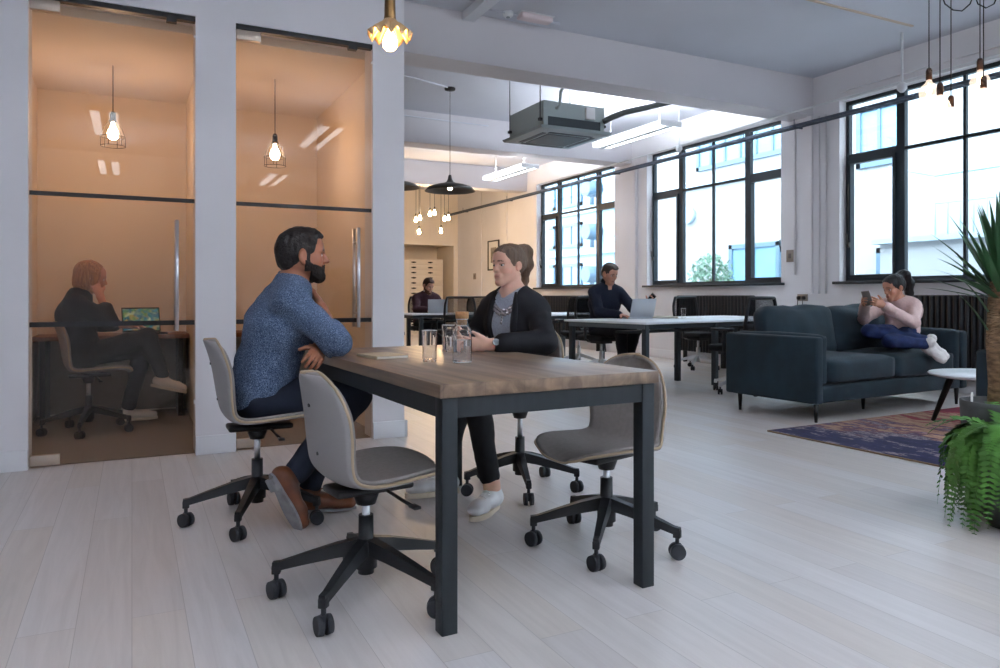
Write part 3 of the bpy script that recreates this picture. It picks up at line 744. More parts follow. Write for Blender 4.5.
# ================================================================ plan chest in the alcove
M_chest = mat('cream_drawer_front', rgb(232,222,206), .5); M_pull = mat('dark_cup_pull', rgb(40,34,30), .4, .6)
yc = YB+.25
PC = empty('plan_chest', (5.9,yc,0), 0, 'tall cream plan chest with dark cup pulls in the far alcove', 'cabinet'); o = V(PC.location)
def pxX(px, Y):
    t = (px-500)/735.; d = Y/(math.cos(YAW)-t*math.sin(YAW)); return d*(math.sin(YAW)+t*math.cos(YAW))
x0, x1, x2 = pxX(398,yc), pxX(409.5,yc), pxX(443,yc)
MB().b2((x0,yc,0),(x2,yc+.7,2.0)).build('carcass', M_chest, PC, origin=o)
for i in range(14):
    z0 = .06+i*.137
    d = MB(); d.b2((x1+.01,yc-.02,z0),(x2-.02,yc-.001,z0+.129),.003); dr = d.build('drawer', M_chest, PC, origin=o)
    for px in (413.5,430):
        xx = pxX(px,yc); p = MB(); p.sphere((xx,yc-.03,z0+.07),(.045,.022,.022),n=12); p.box((xx,yc-.021,z0+.07),(.13,.004,.03)); p.build('cup_pull', M_pull, dr, origin=o)
dd = MB(); dd.b2((x0+.01,yc-.02,.06),(x1-.01,yc-.001,1.96),.003); dd.build('side_door', M_chest, PC, origin=o)
# ================================================================ wall things
PF = empty('picture_frame', (XW,15.9,1.64), 0, 'small black framed picture on the window wall behind the blazer woman', 'picture'); o = V(PF.location)
f = MB(); 
for lo, hi in (((-.03,-.3,0),(0,.3,.03)),((-.03,-.3,.69),(0,.3,.72)),((-.03,-.3,.03),(0,-.27,.69)),((-.03,.27,.03),(0,.3,.69))): f.b2(lo,hi)
f.build('frame', M_bk, PF)
MB().b2((-.012,-.27,.03),(-.004,.27,.69)).build('mount', mat('picture_mount', rgb(225,222,215), .8), PF)
MB().b2((-.014,-.15,.18),(-.0125,.15,.55)).build('print', mat('grey_print', rgb(150,140,130), .8, var=.4, vscale=6), PF)
M_sw = mat('steel_switch_plate', rgb(150,140,132), .4, .5)
def plate(name, y, z, w_, h_, label, cat, m=M_sw, dots=1):
    r = empty(name, (XW,y,z), 0, label, cat)
    MB().box((-.008,0,0),(.016,w_,h_),.003).build('plate', m, r)
    k = MB(); k.box((-.019,0,0),(.006,w_*.35,h_*.4),.001); k.build('rocker', mat('rocker_grey', rgb(110,104,100), .5), r); return r
plate('light_switch', 6.98, 1.55, .12, .16, 'grey switch plate on the pier beside the middle window', 'switch')
plate('light_switch.001', 17.0, 1.52, .15, .15, 'small grey switch plate on the far wall under the picture', 'switch')
so = empty('wall_socket', (XW,6.78,1.0), 0, 'double wall socket with two black plugs above the sofa back', 'socket')
MB().box((-.008,0,0),(.016,.16,.09),.003).build('plate', M_sw, so)
for s in (-1,1):
    p = MB(); p.box((-.035,s*.04,-.005),(.04,.045,.05),.012); p.tube([(-.05,s*.04,-.02),(-.055,s*.04,-.10),(-.03,s*.04,-.25)],.005); p.build('plug', M_bk, so)
# ================================================================ pendants
M_cord = mat('black_flex', rgb(20,18,18), .7); M_brass = mat('aged_brass', rgb(120,92,58), .35, 1.)
E_warm = emit('warm_filament_bulb', (1,.50,.16,1), 60.)
E_soft = emit('soft_filament_bulb', (1,.68,.38,1), 130.)
def bulb_prof(s=1.):   # hangs down from z=0
    return [(0.013*s,0),(.014*s,-.02*s),(.026*s,-.045*s),(.04*s,-.075*s),(.045*s,-.10*s),(.04*s,-.125*s),(.024*s,-.142*s),(0,-.148*s)]
def glass_bulb_mat():
    return thin_glass('clear_bulb_glass', (1,.95,.86,1), 1.5)
def filament(root, z, s, E):
    m = MB()
    m.sphere((0,0,z),(.014*s,.014*s,.034*s),n=12); return m.build('filament', E, root)
# 1 fluted brass pendant over the table
def px_world(px, py, d):
    r = d*(px-500)/735.; s, c = math.sin(YAW), math.cos(YAW); return V((d*s+r*c, d*c-r*s, CAMZ-d*(py-296)/735.))
P = px_world(390, 40, 2.75)
PN = empty('pendant_lamp', (P.x,P.y,P.z), 0, 'glowing brass pendant lamp with a fluted shade at the top of the picture', 'lamp')
MB().cyl((0,0,.16),(0,0,CEIL-P.z),.004,n=8).build('flex', M_cord, PN)
MB().lathe([(0,.165),(.012,.165),(.02,.15),(.021,.09),(.024,.07),(.024,.05),(0,.05)],n=24).build('lamp_holder', M_brass, PN)
N = 72
mb = MB(); prof = [(.022,.075),(.03,.06),(.05,.045),(.070,.025),(.080,.012)]
rings = []
for j,(r,z) in enumerate(prof):
    rings.append([(math.cos(2*PI*k/N)*(r+.006*(j/4.)*math.cos(12*2*PI*k/N)), math.sin(2*PI*k/N)*(r+.006*(j/4.)*math.cos(12*2*PI*k/N)), z+.013*(j/4.)*math.cos(12*2*PI*k/N)) for k in range(N)])
mb.grid(rings, closed=True); solid(mb.build('fluted_shade', mat('brass_shade', rgb(222,182,132), .4, .45), PN, fix=False), .0015)
MB().lathe([(r, .05+z) for r, z in bulb_prof(.62)],n=24).build('bulb', emit('hot_bulb', (1,.55,.2,1), 22.), PN)
# 2 wide dark dome pendants
def dome(px, py, d, label):
    p = px_world(px, py, d)
    r = empty('dome_pendant', p, 0, label, 'lamp', 'wide dark dome pendants')
    m = MB(); m.lathe([(.012,.19),(.02,.18),(.03,.13),(.05,.095),(.10,.075),(.20,.055),(.29,.025),(.34,-.03),(.335,-.03),(.285,.018),(.195,.047),(.10,.065),(.0,.07)],n=56); m.build('shade', mat('dark_bronze_shade', rgb(84,82,80), .4, .5), r)
    MB().cyl((0,0,.18),(0,0,CEIL-p.z-.02),.004,n=8).build('flex', M_cord, r)
    MB().lathe([(0,.03),(.07,.03),(.075,.02),(.07,0),(0,0)],(0,0,CEIL-p.z-.031),n=32).build('ceiling_rose', M_cord, r)
    MB().lathe([(rr*1.2, .055+z*.8) for rr, z in bulb_prof(.62)],n=24).build('bulb', emit('dome_bulb', (1,.72,.42,1), 7.), r)
dome(450, 189, 9.85, 'wide dark dome pendant hanging left of the ceiling air conditioner')
dome(398, 186, 11.6, 'second wide dark dome pendant, cut by the white pier')
# 3 caged bulbs inside the booths
def caged(x, y, ztop, zb, label):
    r = empty('caged_pendant', (x,y,zb), 0, label, 'lamp', 'caged pendants in the booths')
    MB().cyl((0,0,.12),(0,0,ztop-zb),.0035,n=8).build('flex', M_cord, r)
    MB().lathe([(0,.13),(.012,.13),(.02,.11),(.02,.05),(0,.05)],n=20).build('lamp_holder', M_bk, r)
    MB().lathe([(q*.85, .05+z*.9) for q, z in bulb_prof(1.)],n=24).build('bulb', emit('booth_bulb', (1,.66,.43,1), 44.), r)
    c = MB(); n = 6
    for k in range(n):
        a = 2*PI*k/n+.2; ca, sa = math.cos(a), math.sin(a)
        c.tube([(ca*.022,sa*.022,.06),(ca*.06,sa*.06,.01),(ca*.085,sa*.085,-.06),(ca*.085,sa*.085,-.13)],.0022,n=5)
    for q, z in ((.085,-.06),(.085,-.13),(.024,.06)): c.tube([(math.cos(2*PI*k/24)*q,math.sin(2*PI*k/24)*q,z) for k in range(24)],.0022,n=5,closed=True)
    c.build('wire_cage', M_bk, r)
pa = px_world(113, 129, 5.55); caged(pa.x, pa.y, BZ, pa.z, 'caged filament pendant in the left glass booth')
pb = px_world(275, 150, 5.9); caged(pb.x, pb.y, BZ, pb.z, 'caged filament pendant in the right glass booth')
# 4 far cluster of bare bulbs, 5 near cluster of globes
def lit_globe():
    if 'lit_globe_glass' in MATS: return MATS['lit_globe_glass']
    m = glass_bulb_mat().copy(); m.name = 'lit_globe_glass'; nt = m.node_tree; o = [n for n in nt.nodes if n.type == 'OUTPUT_MATERIAL'][0]
    src = o.inputs[0].links[0].from_socket; e = nt.nodes.new('ShaderNodeEmission'); e.inputs[0].default_value = (1,.80,.66,1); e.inputs[1].default_value = .8
    x = nt.nodes.new('ShaderNodeMixShader'); x.inputs[0].default_value = .3; nt.links.new(src, x.inputs[1]); nt.links.new(e.outputs[0], x.inputs[2]); nt.links.new(x.outputs[0], o.inputs[0])
    MATS['lit_globe_glass'] = m; return m
def bare(px, py, d, s, E, label, group, zt=None, globe=False):
    p = px_world(px, py, d)
    r = empty('bare_bulb_pendant', p, 0, label, 'lamp', group)
    MB().cyl((0,0,.05),(0,0,(zt or CEIL)-p.z),.004 if not globe else .0035,n=6).build('flex', M_cord, r)
    MB().lathe([(0,.07),(.013,.07),(.018,.055),(.018,.0),(0,0)],n=16).build('lamp_holder', M_bk if not globe else mat('bronze_holder', rgb(70,52,44), .35, .8), r)
    if globe:
        MB().lathe([(.014,.0),(.02,-.018),(.044,-.04),(.056,-.07),(.053,-.1),(.034,-.126),(0,-.136)],n=28).build('glass_globe', lit_globe(), r)
        MB().sphere((0,0,-.06),(.016,.016,.03),n=10).build('filament', emit('globe_filament', (1,.66,.38,1), 30.), r)
    else:
        MB().lathe([(q*s, z*s) for q, z in bulb_prof(1.)],n=16).build('bulb', E, r)
    return r
for px, py, yy in ((416,217,14.35),(420,215,14.45),(430,211,14.4),(434.5,210,14.5),(444.5,216,14.4),(448.5,215,14.5),(419,229,14.32),(441,228,14.3)):
    t_ = (px-500)/735.; d = yy/(math.cos(YAW)-t_*math.sin(YAW))
    bare(px, py, d, .72, E_soft, 'warm bare bulb in the far cluster hanging below the dome pendant', 'far cluster of warm bulbs', zt=3.33)
for k,(px, py, d, lab) in enumerate(((929,80,4.5,'leftmost of the clear globe bulbs at the upper right'),(940,95,4.3,'lowest large clear globe bulb at the upper right'),(951,107,4.6,'small copper bulb holder hanging third in the upper right cluster'),(980,70,4.55,'upper of the two globe bulbs at the right edge'),(983.5,88,4.4,'lower of the two globe bulbs at the right edge'))):
    bare(px, py, d, 1., None, lab, None, globe=True)
p0 = px_world(968,-40,4.5)
sw = MB(); sw.tube([tuple(px_world(x,y,4.5)) for x,y in ((939,-12),(945,4),(953,10),(962,11),(970,4),(974,-6),(978,4),(986,8),(994,4),(999,-8))],.004,n=6)
so = sw.build('draped_flex', M_cord, None); props(so, 'looped black flex above the globe bulbs at the top right', 'cable')
# ================================================================ ceiling air conditioner
M_ac = mat('ac_body_grey', rgb(168,180,180), .5); M_acp = mat('ac_panel', rgb(150,160,162), .45); M_acd = mat('ac_dark_grille', rgb(52,62,68), .5)
pc = px_world(556, 139, 9.0)
AC_ = empty('ceiling_air_conditioner', (pc.x,pc.y,pc.z), math.radians(0), 'square cassette air conditioner hung from the ceiling on rods', 'air conditioner')
MB().b2((-.42,-.42,.03),(.42,.42,.33)).build('body', M_ac, AC_)
m = MB()
m.grid([[(-.49,-.49,.03),(.49,-.49,.03),(.49,.49,.03),(-.49,.49,.03)],[(-.475,-.475,.0),(.475,-.475,.0),(.475,.475,.0),(-.475,.475,.0)],[(-.40,-.40,-.015),(.40,-.40,-.015),(.40,.40,-.015),(-.40,.40,-.015)]],closed=True)
m.bm.verts.ensure_lookup_table(); m.bm.faces.new(m.bm.verts[0:4]); m.bm.faces.new(m.bm.verts[8:12])
for f in m.bm.faces: f.smooth = False
m.build('fascia_panel', M_acp, AC_)
m = MB(); m.b2((-.27,-.27,-.022),(.27,.27,-.0155)); m.build('intake_grille', M_acd, AC_)
for a in range(4):
    m = MB(); m.b2((-.30,.31,-.02),(.30,.365,-.0155)); q = m.build('air_slot', M_acd, AC_); q.rotation_euler = (0,0,a*PI/2)
m = MB(); m.b2((-.425,-.36,.045),(-.4205,.36,.13)) if False else m.b2((-.36,-.426,.05),(.36,-.4205,.15)); m.build('side_recess', M_acd, AC_)
for x in (-.44,.44):
    for y in (-.38,.38):
        m = MB(); m.cyl((x,y,.10),(x,y,CEIL-pc.z),.006,n=8); m.b2((x-.02,y-.02,.10),(x+.02,y+.02,.13)); m.build('hanging_rod', M_dleg, AC_)
m = MB(); m.b2((.14,-.47,.16),(.26,-.427,.30),.006); m.build('junction_box', mat('white_plastic', rgb(226,228,228), .5), AC_)
m = MB(); m.tube([(-.25,-.43,.25),(-.25,-.50,.27),(-.25,-.52,.42),(-.10,-.52,.62),(.5,-.6,.82),(1.6,-.72,CEIL-pc.z-.05)],.018); m.build('condensate_pipe', M_ac, AC_)
m = MB(); m.tube([(.40,-.43,.16),(.46,-.50,.20),(.62,-.55,.27),(1.0,-.58,.38),(1.6,-.62,.56),(2.4,-.66,.80)],.036,n=12); m.build('insulated_pipe', mat('grey_lagging', rgb(92,98,98), .9), AC_)
# ================================================================ cable basket along the window wall
M_tray = mat('dark_cable_basket', rgb(84,94,110), .45, .3)
TX, TZt = 7.45, 3.13
TR = empty('cable_basket', (TX,8.,TZt), 0, 'long grey cable basket running along the window wall', 'cable tray'); o = V(TR.location)
m = MB()
for x in (-.06,.06): m.b2((TX+x-.004,YF+.1,TZt),(TX+x+.004,YB-.05,TZt+.03))
for x in (-.04,0,.04): m.b2((TX+x-.003,YF+.1,TZt),(TX+x+.003,YB-.05,TZt+.006))
y = YF+.2
while y < YB: m.b2((TX-.06,y,TZt),(TX+.06,y+.007,TZt+.006)); y += .1
m.build('basket', M_tray, TR, origin=o)
m = MB(); m.tube([(TX-.01,YF+.2,TZt+.025),(TX+.02,2,TZt+.03),(TX-.02,6,TZt+.025),(TX,9,TZt+.03),(TX+.02,13,TZt+.026),(TX,YB-.1,TZt+.03)],.017); m.tube([(TX+.04,YF+.2,TZt+.02),(TX+.03,8,TZt+.02),(TX+.045,YB-.1,TZt+.02)],.012); m.build('cables', mat('grey_cable', rgb(120,128,138), .6), TR, origin=o)
for yy in (3.0,6.55,7.4,10.4,11.3,14.4,16.8):
    m = MB(); m.tube([(TX-.07,yy,TZt-.008),(TX+.07,yy,TZt-.008)],.010); m.tube([(TX-.07,yy,TZt-.008),(TX-.07,yy,TZt+.09)],.006); m.build('bracket', M_tray, TR, origin=o)
cd = MB(); cd.tube([(7.3,2.,3.30),(7.3,5.3,3.29),(7.33,6.55,3.30),(7.4,10.2,3.28),(7.42,12.,3.29)],.012)
props(cd.build('conduit_run', M_lum, None), 'thin white conduit running just in front of the cable basket', 'conduit')
def drop(px, py, X, label):
    t = (px-500)/735.; d = X/(math.sin(YAW)+t*math.cos(YAW)); p = px_world(px, py, d)
    r = empty('ceiling_drop', p, 0, label, 'cable drop', 'white cable drops')
    MB().cyl((0,0,.05),(0,0,CEIL-p.z),.013,n=10).build('conduit', M_lum, r)
    MB().lathe([(0,.06),(.02,.06),(.05,.03),(.05,-.01),(.02,-.045),(0,-.045)],n=16).build('connector', M_lum, r)
drop(902, 88, 7.3, 'white cable drop in front of the right-hand window'); drop(679, 149, 7.35, 'white cable drop in front of the middle window')
# detectors
sd = px_world(508,13,0.01); 
def on_ceil(px, py):
    d = 735*(CEIL-CAMZ)/(296-py); return px_world(px,py,d)
p = on_ceil(508,12); s = empty('smoke_detector', (p.x,p.y,CEIL), 0, 'round white smoke detector near the top of the beam', 'detector')
MB().lathe([(0,-.05),(.035,-.05),(.05,-.035),(.055,-.001),(0,-.001)],n=24).build('housing', M_lum, s); MB().cyl((0,0,-.051),(0,0,-.056),.02).build('sensor', M_acp, s)
p = on_ceil(535,15.5); s = empty('emergency_light', (p.x,p.y,CEIL), 0, 'oblong white emergency light beside the smoke detector', 'light')
MB().box((0,0,-.03),(.36,.13,.055),.02).build('diffuser', mat('pale_pink_diffuser', rgb(214,198,200), .4), s); MB().box((0,0,-.005),(.38,.15,.008),.003).build('base', M_lum, s)
# ================================================================ figures: signed distance modelling
def nrm(a):
    a = np.asarray(a, float); return a/np.linalg.norm(a)
class SDF:
    def __init__(s): s.p = []
    def cap(s, a, b, r0, r1=None, k=.02, side=None, ratio=1., cut=False):
        s.p.append(('c', np.asarray(a,float), np.asarray(b,float), r0, r0 if r1 is None else r1, k, None if side is None else nrm(side), ratio, cut)); return s
    def ell(s, c, r, R=None, k=.02, cut=False):
        s.p.append(('e', np.asarray(c,float), np.asarray(r,float), np.eye(3) if R is None else np.asarray(R,float), k, cut)); return s
    def box(s, c, h, R=None, k=.004, rnd=.004, cut=False):
        s.p.append(('b', np.asarray(c,float), np.asarray(h,float), np.eye(3) if R is None else np.asarray(R,float), k, rnd, cut)); return s
    @staticmethod
    def _b(q):
        if q[0] == 'c':
            r = max(q[3],q[4])*max(1,q[7])+.01; return np.minimum(q[1],q[2])-r, np.maximum(q[1],q[2])+r
        if q[0] == 'e': e = np.abs(q[3])@q[2]+.01; return q[1]-e, q[1]+e
        e = np.abs(q[3])@q[2]+q[5]+.01; return q[1]-e, q[1]+e
    @staticmethod
    def _d(q, P):
        if q[0] == 'c':
            _, a, b, r0, r1, k, sd, ra, cut = q
            X = P-a; B = b-a
            if sd is not None and ra != 1.:
                f = 1-1/ra
                X = X-np.multiply.outer(X@sd, sd)*f; B = B-sd*(B@sd)*f
            L = B@B; t = np.clip(X@B/L,0,1) if L > 1e-9 else np.zeros(X.shape[:-1])
            return np.sqrt(((X-t[...,None]*B)**2).sum(-1))-(r0+(r1-r0)*t)
        if q[0] == 'e':
            Y = (P-q[1])@q[3]; k0 = np.sqrt(((Y/q[2])**2).sum(-1)); k1 = np.sqrt(((Y/q[2]**2)**2).sum(-1))
            return k0*(k0-1)/np.maximum(k1,1e-6)
        Y = np.abs((P-q[1])@q[3])-q[2]
        return np.sqrt((np.maximum(Y,0)**2).sum(-1))+np.minimum(Y.max(-1),0)-q[5]
    @staticmethod
    def _mix(v, d, k, cut):
        if cut: d = -d; h = np.clip(.5-.5*(d-v)/-k,0,1) if False else np.maximum(k-np.abs(v-d),0)/k; return np.maximum(v,d)+h*h*k*.25
        h = np.maximum(k-np.abs(v-d),0)/k; return np.minimum(v,d)-h*h*k*.25
    def dist(s, P):
        P = np.asarray(P,float); v = np.full(P.shape[:-1], 1.)
        for q in s.p: v = s._mix(v, s._d(q,P), q[5] if q[0] == 'c' else q[4], q[-1])
        return v
    def mesh(s, h):
        pos = [q for q in s.p if not q[-1]]
        lo = np.min([s._b(q)[0] for q in pos],axis=0)-3*h; hi = np.max([s._b(q)[1] for q in pos],axis=0)+3*h
        n = np.ceil((hi-lo)/h).astype(int)+1
        vol = np.full(n, 1., np.float32)
        ax = [lo[i]+np.arange(n[i])*h for i in range(3)]
        for q in s.p:
            k = q[5] if q[0] == 'c' else q[4]
            a, b = s._b(q); m = k+4*h
            i0 = np.clip(np.floor((a-m-lo)/h).astype(int),0,n); i1 = np.clip(np.ceil((b+m-lo)/h).astype(int)+1,0,n)
            if (i1 <= i0).any(): continue
            sl = tuple(slice(i0[j],i1[j]) for j in range(3))
            P = np.stack(np.meshgrid(*[ax[j][sl[j]] for j in range(3)],indexing='ij'),-1)
            vol[sl] = s._mix(vol[sl], s._d(q,P), k, q[-1])
        return surface_nets(vol, lo, h)
def surface_nets(vol, lo, h):
    ins = vol < 0; n = vol.shape
    anyc = np.zeros((n[0]-1,n[1]-1,n[2]-1),bool); allc = np.ones_like(anyc)
    for dx in (0,1):
        for dy in (0,1):
            for dz in (0,1):
                c = ins[dx:n[0]-1+dx,dy:n[1]-1+dy,dz:n[2]-1+dz]; anyc |= c; allc &= c
    act = np.argwhere(anyc & ~allc)
    ids = np.full(anyc.shape,-1,np.int32); ids[tuple(act.T)] = np.arange(len(act))
    acc = np.zeros((len(act),3)); cnt = np.zeros(len(act))
    cor = [np.array((dx,dy,dz)) for dx in (0,1) for dy in (0,1) for dz in (0,1)]
    for a in range(8):
        for b in range(a+1,8):
            if np.abs(cor[a]-cor[b]).sum() != 1: continue
            va = vol[tuple((act+cor[a]).T)].astype(float); vb = vol[tuple((act+cor[b]).T)].astype(float)
            m = (va < 0) != (vb < 0); t = np.where(m, va/np.where(m,va-vb,1), 0)
            acc[m] += (cor[a]+(cor[b]-cor[a])*t[:,None])[m]; cnt[m] += 1
    verts = lo+(act+acc/np.maximum(cnt,1)[:,None])*h
    quads = []
    for ax_ in range(3):
        u, w = [(1,2),(2,0),(0,1)][ax_]
        sl0 = [slice(None)]*3; sl1 = [slice(None)]*3; sl0[ax_] = slice(0,-1); sl1[ax_] = slice(1,None)
        A = ins[tuple(sl0)]; B = ins[tuple(sl1)]; e = np.argwhere(A != B)
        e = e[(e[:,u] > 0)&(e[:,w] > 0)&(e[:,u] < n[u]-1)&(e[:,w] < n[w]-1)]
        if not len(e): continue
        up = A[tuple(e.T)]
        du = np.zeros(3,int); du[u] = 1; dw = np.zeros(3,int); dw[w] = 1
        q = np.stack([ids[tuple((e-du-dw).T)],ids[tuple((e-dw).T)],ids[tuple(e.T)],ids[tuple((e-du).T)]],1)
        q[~up] = q[~up][:,::-1]; quads.append(q)
    return verts, np.concatenate(quads)
def np_mesh(name, verts, quads, m, parent=None, origin=(0,0,0)):
    me = bpy.data.meshes.new(name); v = (verts-np.asarray(origin)).astype(np.float32)
    me.vertices.add(len(v)); me.vertices.foreach_set('co', v.ravel())
    me.loops.add(quads.size); me.loops.foreach_set('vertex_index', quads.ravel().astype(np.int32))
    me.polygons.add(len(quads)); me.polygons.foreach_set('loop_start', np.arange(0,quads.size,4,dtype=np.int32)); me.polygons.foreach_set('loop_total', np.full(len(quads),4,np.int32))
    me.update(calc_edges=True); me.validate(); me.shade_smooth()
    for x in (m if isinstance(m,(list,tuple)) else [m]): me.materials.append(x)
    ob = link_mesh(name, me, parent); ob.shadow_terminator_geometry_offset = .3; ob.shadow_terminator_shading_offset = .1; return ob
def wrinkle(verts, quads, amp, freq, seed=0., st=(1,1,1)):
    a = verts[quads[:,0]]; b = verts[quads[:,1]]; c = verts[quads[:,2]]
    fn = np.cross(b-a,c-a); vn = np.zeros_like(verts)
    for k in range(4): np.add.at(vn, quads[:,k], fn)
    vn /= np.maximum(np.linalg.norm(vn,axis=1),1e-9)[:,None]
    d = np.array([mnoise.noise((x*freq*st[0]+seed,y*freq*st[1],z*freq*st[2]))+.4*mnoise.noise((x*freq*2.3+seed,y*freq*2.3,z*freq*2.3)) for x,y,z in verts])
    return verts+vn*(d*amp)[:,None]
# ---------------------------------------------------------------- head and hands
class Frame:
    def __init__(s, o, f, up=(0,0,1), sc=1.):
        s.o = np.asarray(o,float); s.f = nrm(f); r = np.cross(s.f,up); s.r = nrm(r); s.u = np.cross(s.r,s.f); s.sc = sc
        s.R = np.stack([s.r,s.f,s.u],1)
    def __call__(s, x, y, z): return s.o+s.R@(np.array((x,y,z))*s.sc)
    def loc(s, P): return ((P-s.o)@s.R)/s.sc
def head_prims(S, F, fem=False):
    q = F.sc
    S.ell(F(0,-.018,.034),np.array((.073,.094,.084))*q,F.R,.02)
    S.ell(F(0,.03,-.02),np.array((.060-.006*fem,.062,.09))*q,F.R,.025)
    S.ell(F(0,.05,.045),np.array((.058,.045,.05))*q,F.R,.025)
    w = .041 if fem else .050; ek = .78 if fem else 1.
    for sd in (-1,1):
        S.cap(F(sd*w,.008,-.050),F(sd*.014,.070,-.098),(.016 if fem else .02)*q,(.013 if fem else .017)*q,.03)
        S.ell(F(sd*(.040-.004*fem),.058-.002*fem,-.024+.002*fem),np.array((.022,.022,.024))*q,F.R,.02)
        S.cap(F(sd*.012,.088-.003*fem,.019),F(sd*.044,.072-.003*fem,.021),.009*q,.008*q,.016)
    S.cap(F(-.008,.076,-.100),F(.008,.076,-.100),(.0135 if fem else .016)*q,k=.02)
    for sd in (-1,1): S.ell(F(sd*.031,.107,-.001),np.array((.018,.022,.011))*q,F.R,.014,cut=True)
    S.cap(F(0,.090-.002*fem,.012),F(0,.112-.004*fem,-.026),(.0075-.001*fem)*q,(.0115-.0025*fem)*q,.012)
    for sd in (-1,1): S.ell(F(sd*(.011-.002*fem),.098-.004*fem,-.031),np.array((.009-.0015*fem,.011,.008))*q,F.R,.008)
    S.ell(F(0,.084,-.062),np.array((.026,.016,.02))*q,F.R,.014)
    S.cap(F(0,.091,-.0590),F(-.020,.084,-.0555),.0052*q,.0036*q,k=.008); S.cap(F(0,.091,-.0590),F(.020,.084,-.0555),.0052*q,.0036*q,k=.008); S.ell(F(0,.0935,-.058),np.array((.011,.005,.0045))*q,F.R,.006)
    S.cap(F(-.012,.0885,-.0685),F(.012,.0885,-.0685),(.0058+.0008*fem)*q,k=.008)
    for sd in (-1,1):
        R = F.R@np.array(R3(z=sd*.35))
        S.ell(F(sd*.077,-.010,-.006),np.array((.009,.021*ek,.033*ek))*q,R,.008)
        S.ell(F(sd*.086,-.004,-.004),np.array((.006,.011*ek,.019*ek))*q,R,.004,cut=True)
        S.ell(F(sd*.075,.0,-.034*ek),np.array((.008,.011,.012))*q,F.R,.006)
def hand_prims(S, wrist, d, n, thumb, curl=(.35,.5,.4), sc=1., spread=.06, thumb_dir=None):
    """d finger direction, n the way the palm faces, thumb = +1/-1: which side along d x n"""
    d = nrm(d); n = nrm(np.asarray(n)-np.dot(n,d)*d); s_ = np.cross(d,n); w = np.asarray(wrist,float); q = sc
    S.cap(w-d*.02*q, w+d*.03*q, .023*q,.0185*q,.015,side=s_,ratio=1.35)
    S.cap(w+d*.03*q, w+d*.078*q, .0165*q,.0145*q,.012,side=s_,ratio=2.35)
    L = (.070,.078,.073,.057)
    for i in range(4):
        off = (i-1.5)*.0195*thumb*-1*q
        b = w+d*(.086-(.004 if i in (0,) else 0)-(.010 if i == 3 else 0))*q+s_*off
        dd = nrm(d+s_*(-(i-1.5)*spread*thumb)); p = b; a = 0
        for j,(fr,r0,r1) in enumerate(((.46,.0092,.0084),(.30,.0084,.0076),(.24,.0076,.0064))):
            a += curl[j]*(1+.06*i); v = dd*math.cos(a)+n*math.sin(a); e = p+v*L[i]*fr*q
            S.cap(p,e,r0*q,r1*q,.006 if j == 0 else .003); p = e
    b = w+d*.022*q+s_*thumb*.024*q
    td = nrm(d*.62+s_*thumb*.72+n*.35) if thumb_dir is None else nrm(thumb_dir)
    m = b+td*.042*q; t2 = nrm(td+d*.35+n*.25); e = m+t2*.030*q
    S.cap(b,m,.0135*q,.0105*q,.012); S.cap(m,e,.010*q,.0082*q,.004)
def skin_mat(name, base, lip, brow, rough=.5):
    m = bpy.data.materials.new(name); m.use_nodes = True; nt = m.node_tree; bs = nt.nodes['Principled BSDF']
    a = nt.nodes.new('ShaderNodeVertexColor'); a.layer_name = 'skin'
    n = nt.nodes.new('ShaderNodeTexNoise'); n.inputs['Scale'].default_value = 30; n.inputs['Detail'].default_value = 4
    tc = nt.nodes.new('ShaderNodeTexCoord'); nt.links.new(tc.outputs['Object'], n.inputs['Vector'])
    r = nt.nodes.new('ShaderNodeValToRGB'); r.color_ramp.elements[0].color = (.9,.86,.84,1); r.color_ramp.elements[1].color = (1.05,1.02,1.02,1); r.color_ramp.elements[0].position = .3; r.color_ramp.elements[1].position = .7
    nt.links.new(n.outputs['Fac'], r.inputs[0])
    mx = nt.nodes.new('ShaderNodeMix'); mx.data_type = 'RGBA'; mx.blend_type = 'MULTIPLY'; mx.inputs[0].default_value = .6
    nt.links.new(a.outputs['Color'], mx.inputs[6]); nt.links.new(r.outputs[0], mx.inputs[7]); nt.links.new(mx.outputs[2], bs.inputs['Base Color'])
    bs.inputs['Roughness'].default_value = rough; bs.inputs['Subsurface Weight'].default_value = .12; bs.inputs['Subsurface Radius'].default_value = (.01,.004,.002); bs.inputs['Subsurface Scale'].default_value = .4
    return m, np.array(base[:3]), np.array(lip[:3]), np.array(brow[:3])
def paint_head(o, F, cols, origin, stubble=None):
    me = o.data; n = len(me.vertices); co = np.empty(n*3,np.float32); me.vertices.foreach_get('co',co); P = F.loc(co.reshape(-1,3)+np.asarray(origin))
    _, base, lip, brow = cols[:4]; c = np.tile(base,(n,1)); x, y, z = np.abs(P[:,0]), P[:,1], P[:,2]
    hd = (np.abs(z) < .15)&(x < .1)&(np.abs(y) < .14)
    def blend(mask, col, t=1.): c[mask] = c[mask]*(1-t)+col*t
    blend(hd&(y > .05)&(x > .012)&(x < .046)&(z > .0185+.10*(x-.012)*(x < .032))&(z < (.0262 if len(cols) > 4 else .0285)-.25*np.maximum(x-.032,0)), brow, .8)
    blend(hd&(y > .078)&(x < .022)&(z > -.0755)&(z < -.0525), lip, .42)
    blend(hd&(y > .078)&(x < .019)&(z > -.0650+3.*x*x)&(z < -.0620+6.*x*x), lip*.5, .5)
    blend(hd&(y > .06)&(x < .045)&(x > .017)&(z > .002)&(z < .0075), brow, .5)
    blend(hd&(y > .03)&(x > .02)&(x < .06)&(z > -.05)&(z < -.02), np.clip(base*np.array((1.08,.86,.82)),0,1), .35)
    a = me.color_attributes.new('skin','FLOAT_COLOR','POINT'); a.data.foreach_set('color', np.concatenate([c,np.ones((n,1))],1).astype(np.float32).ravel())
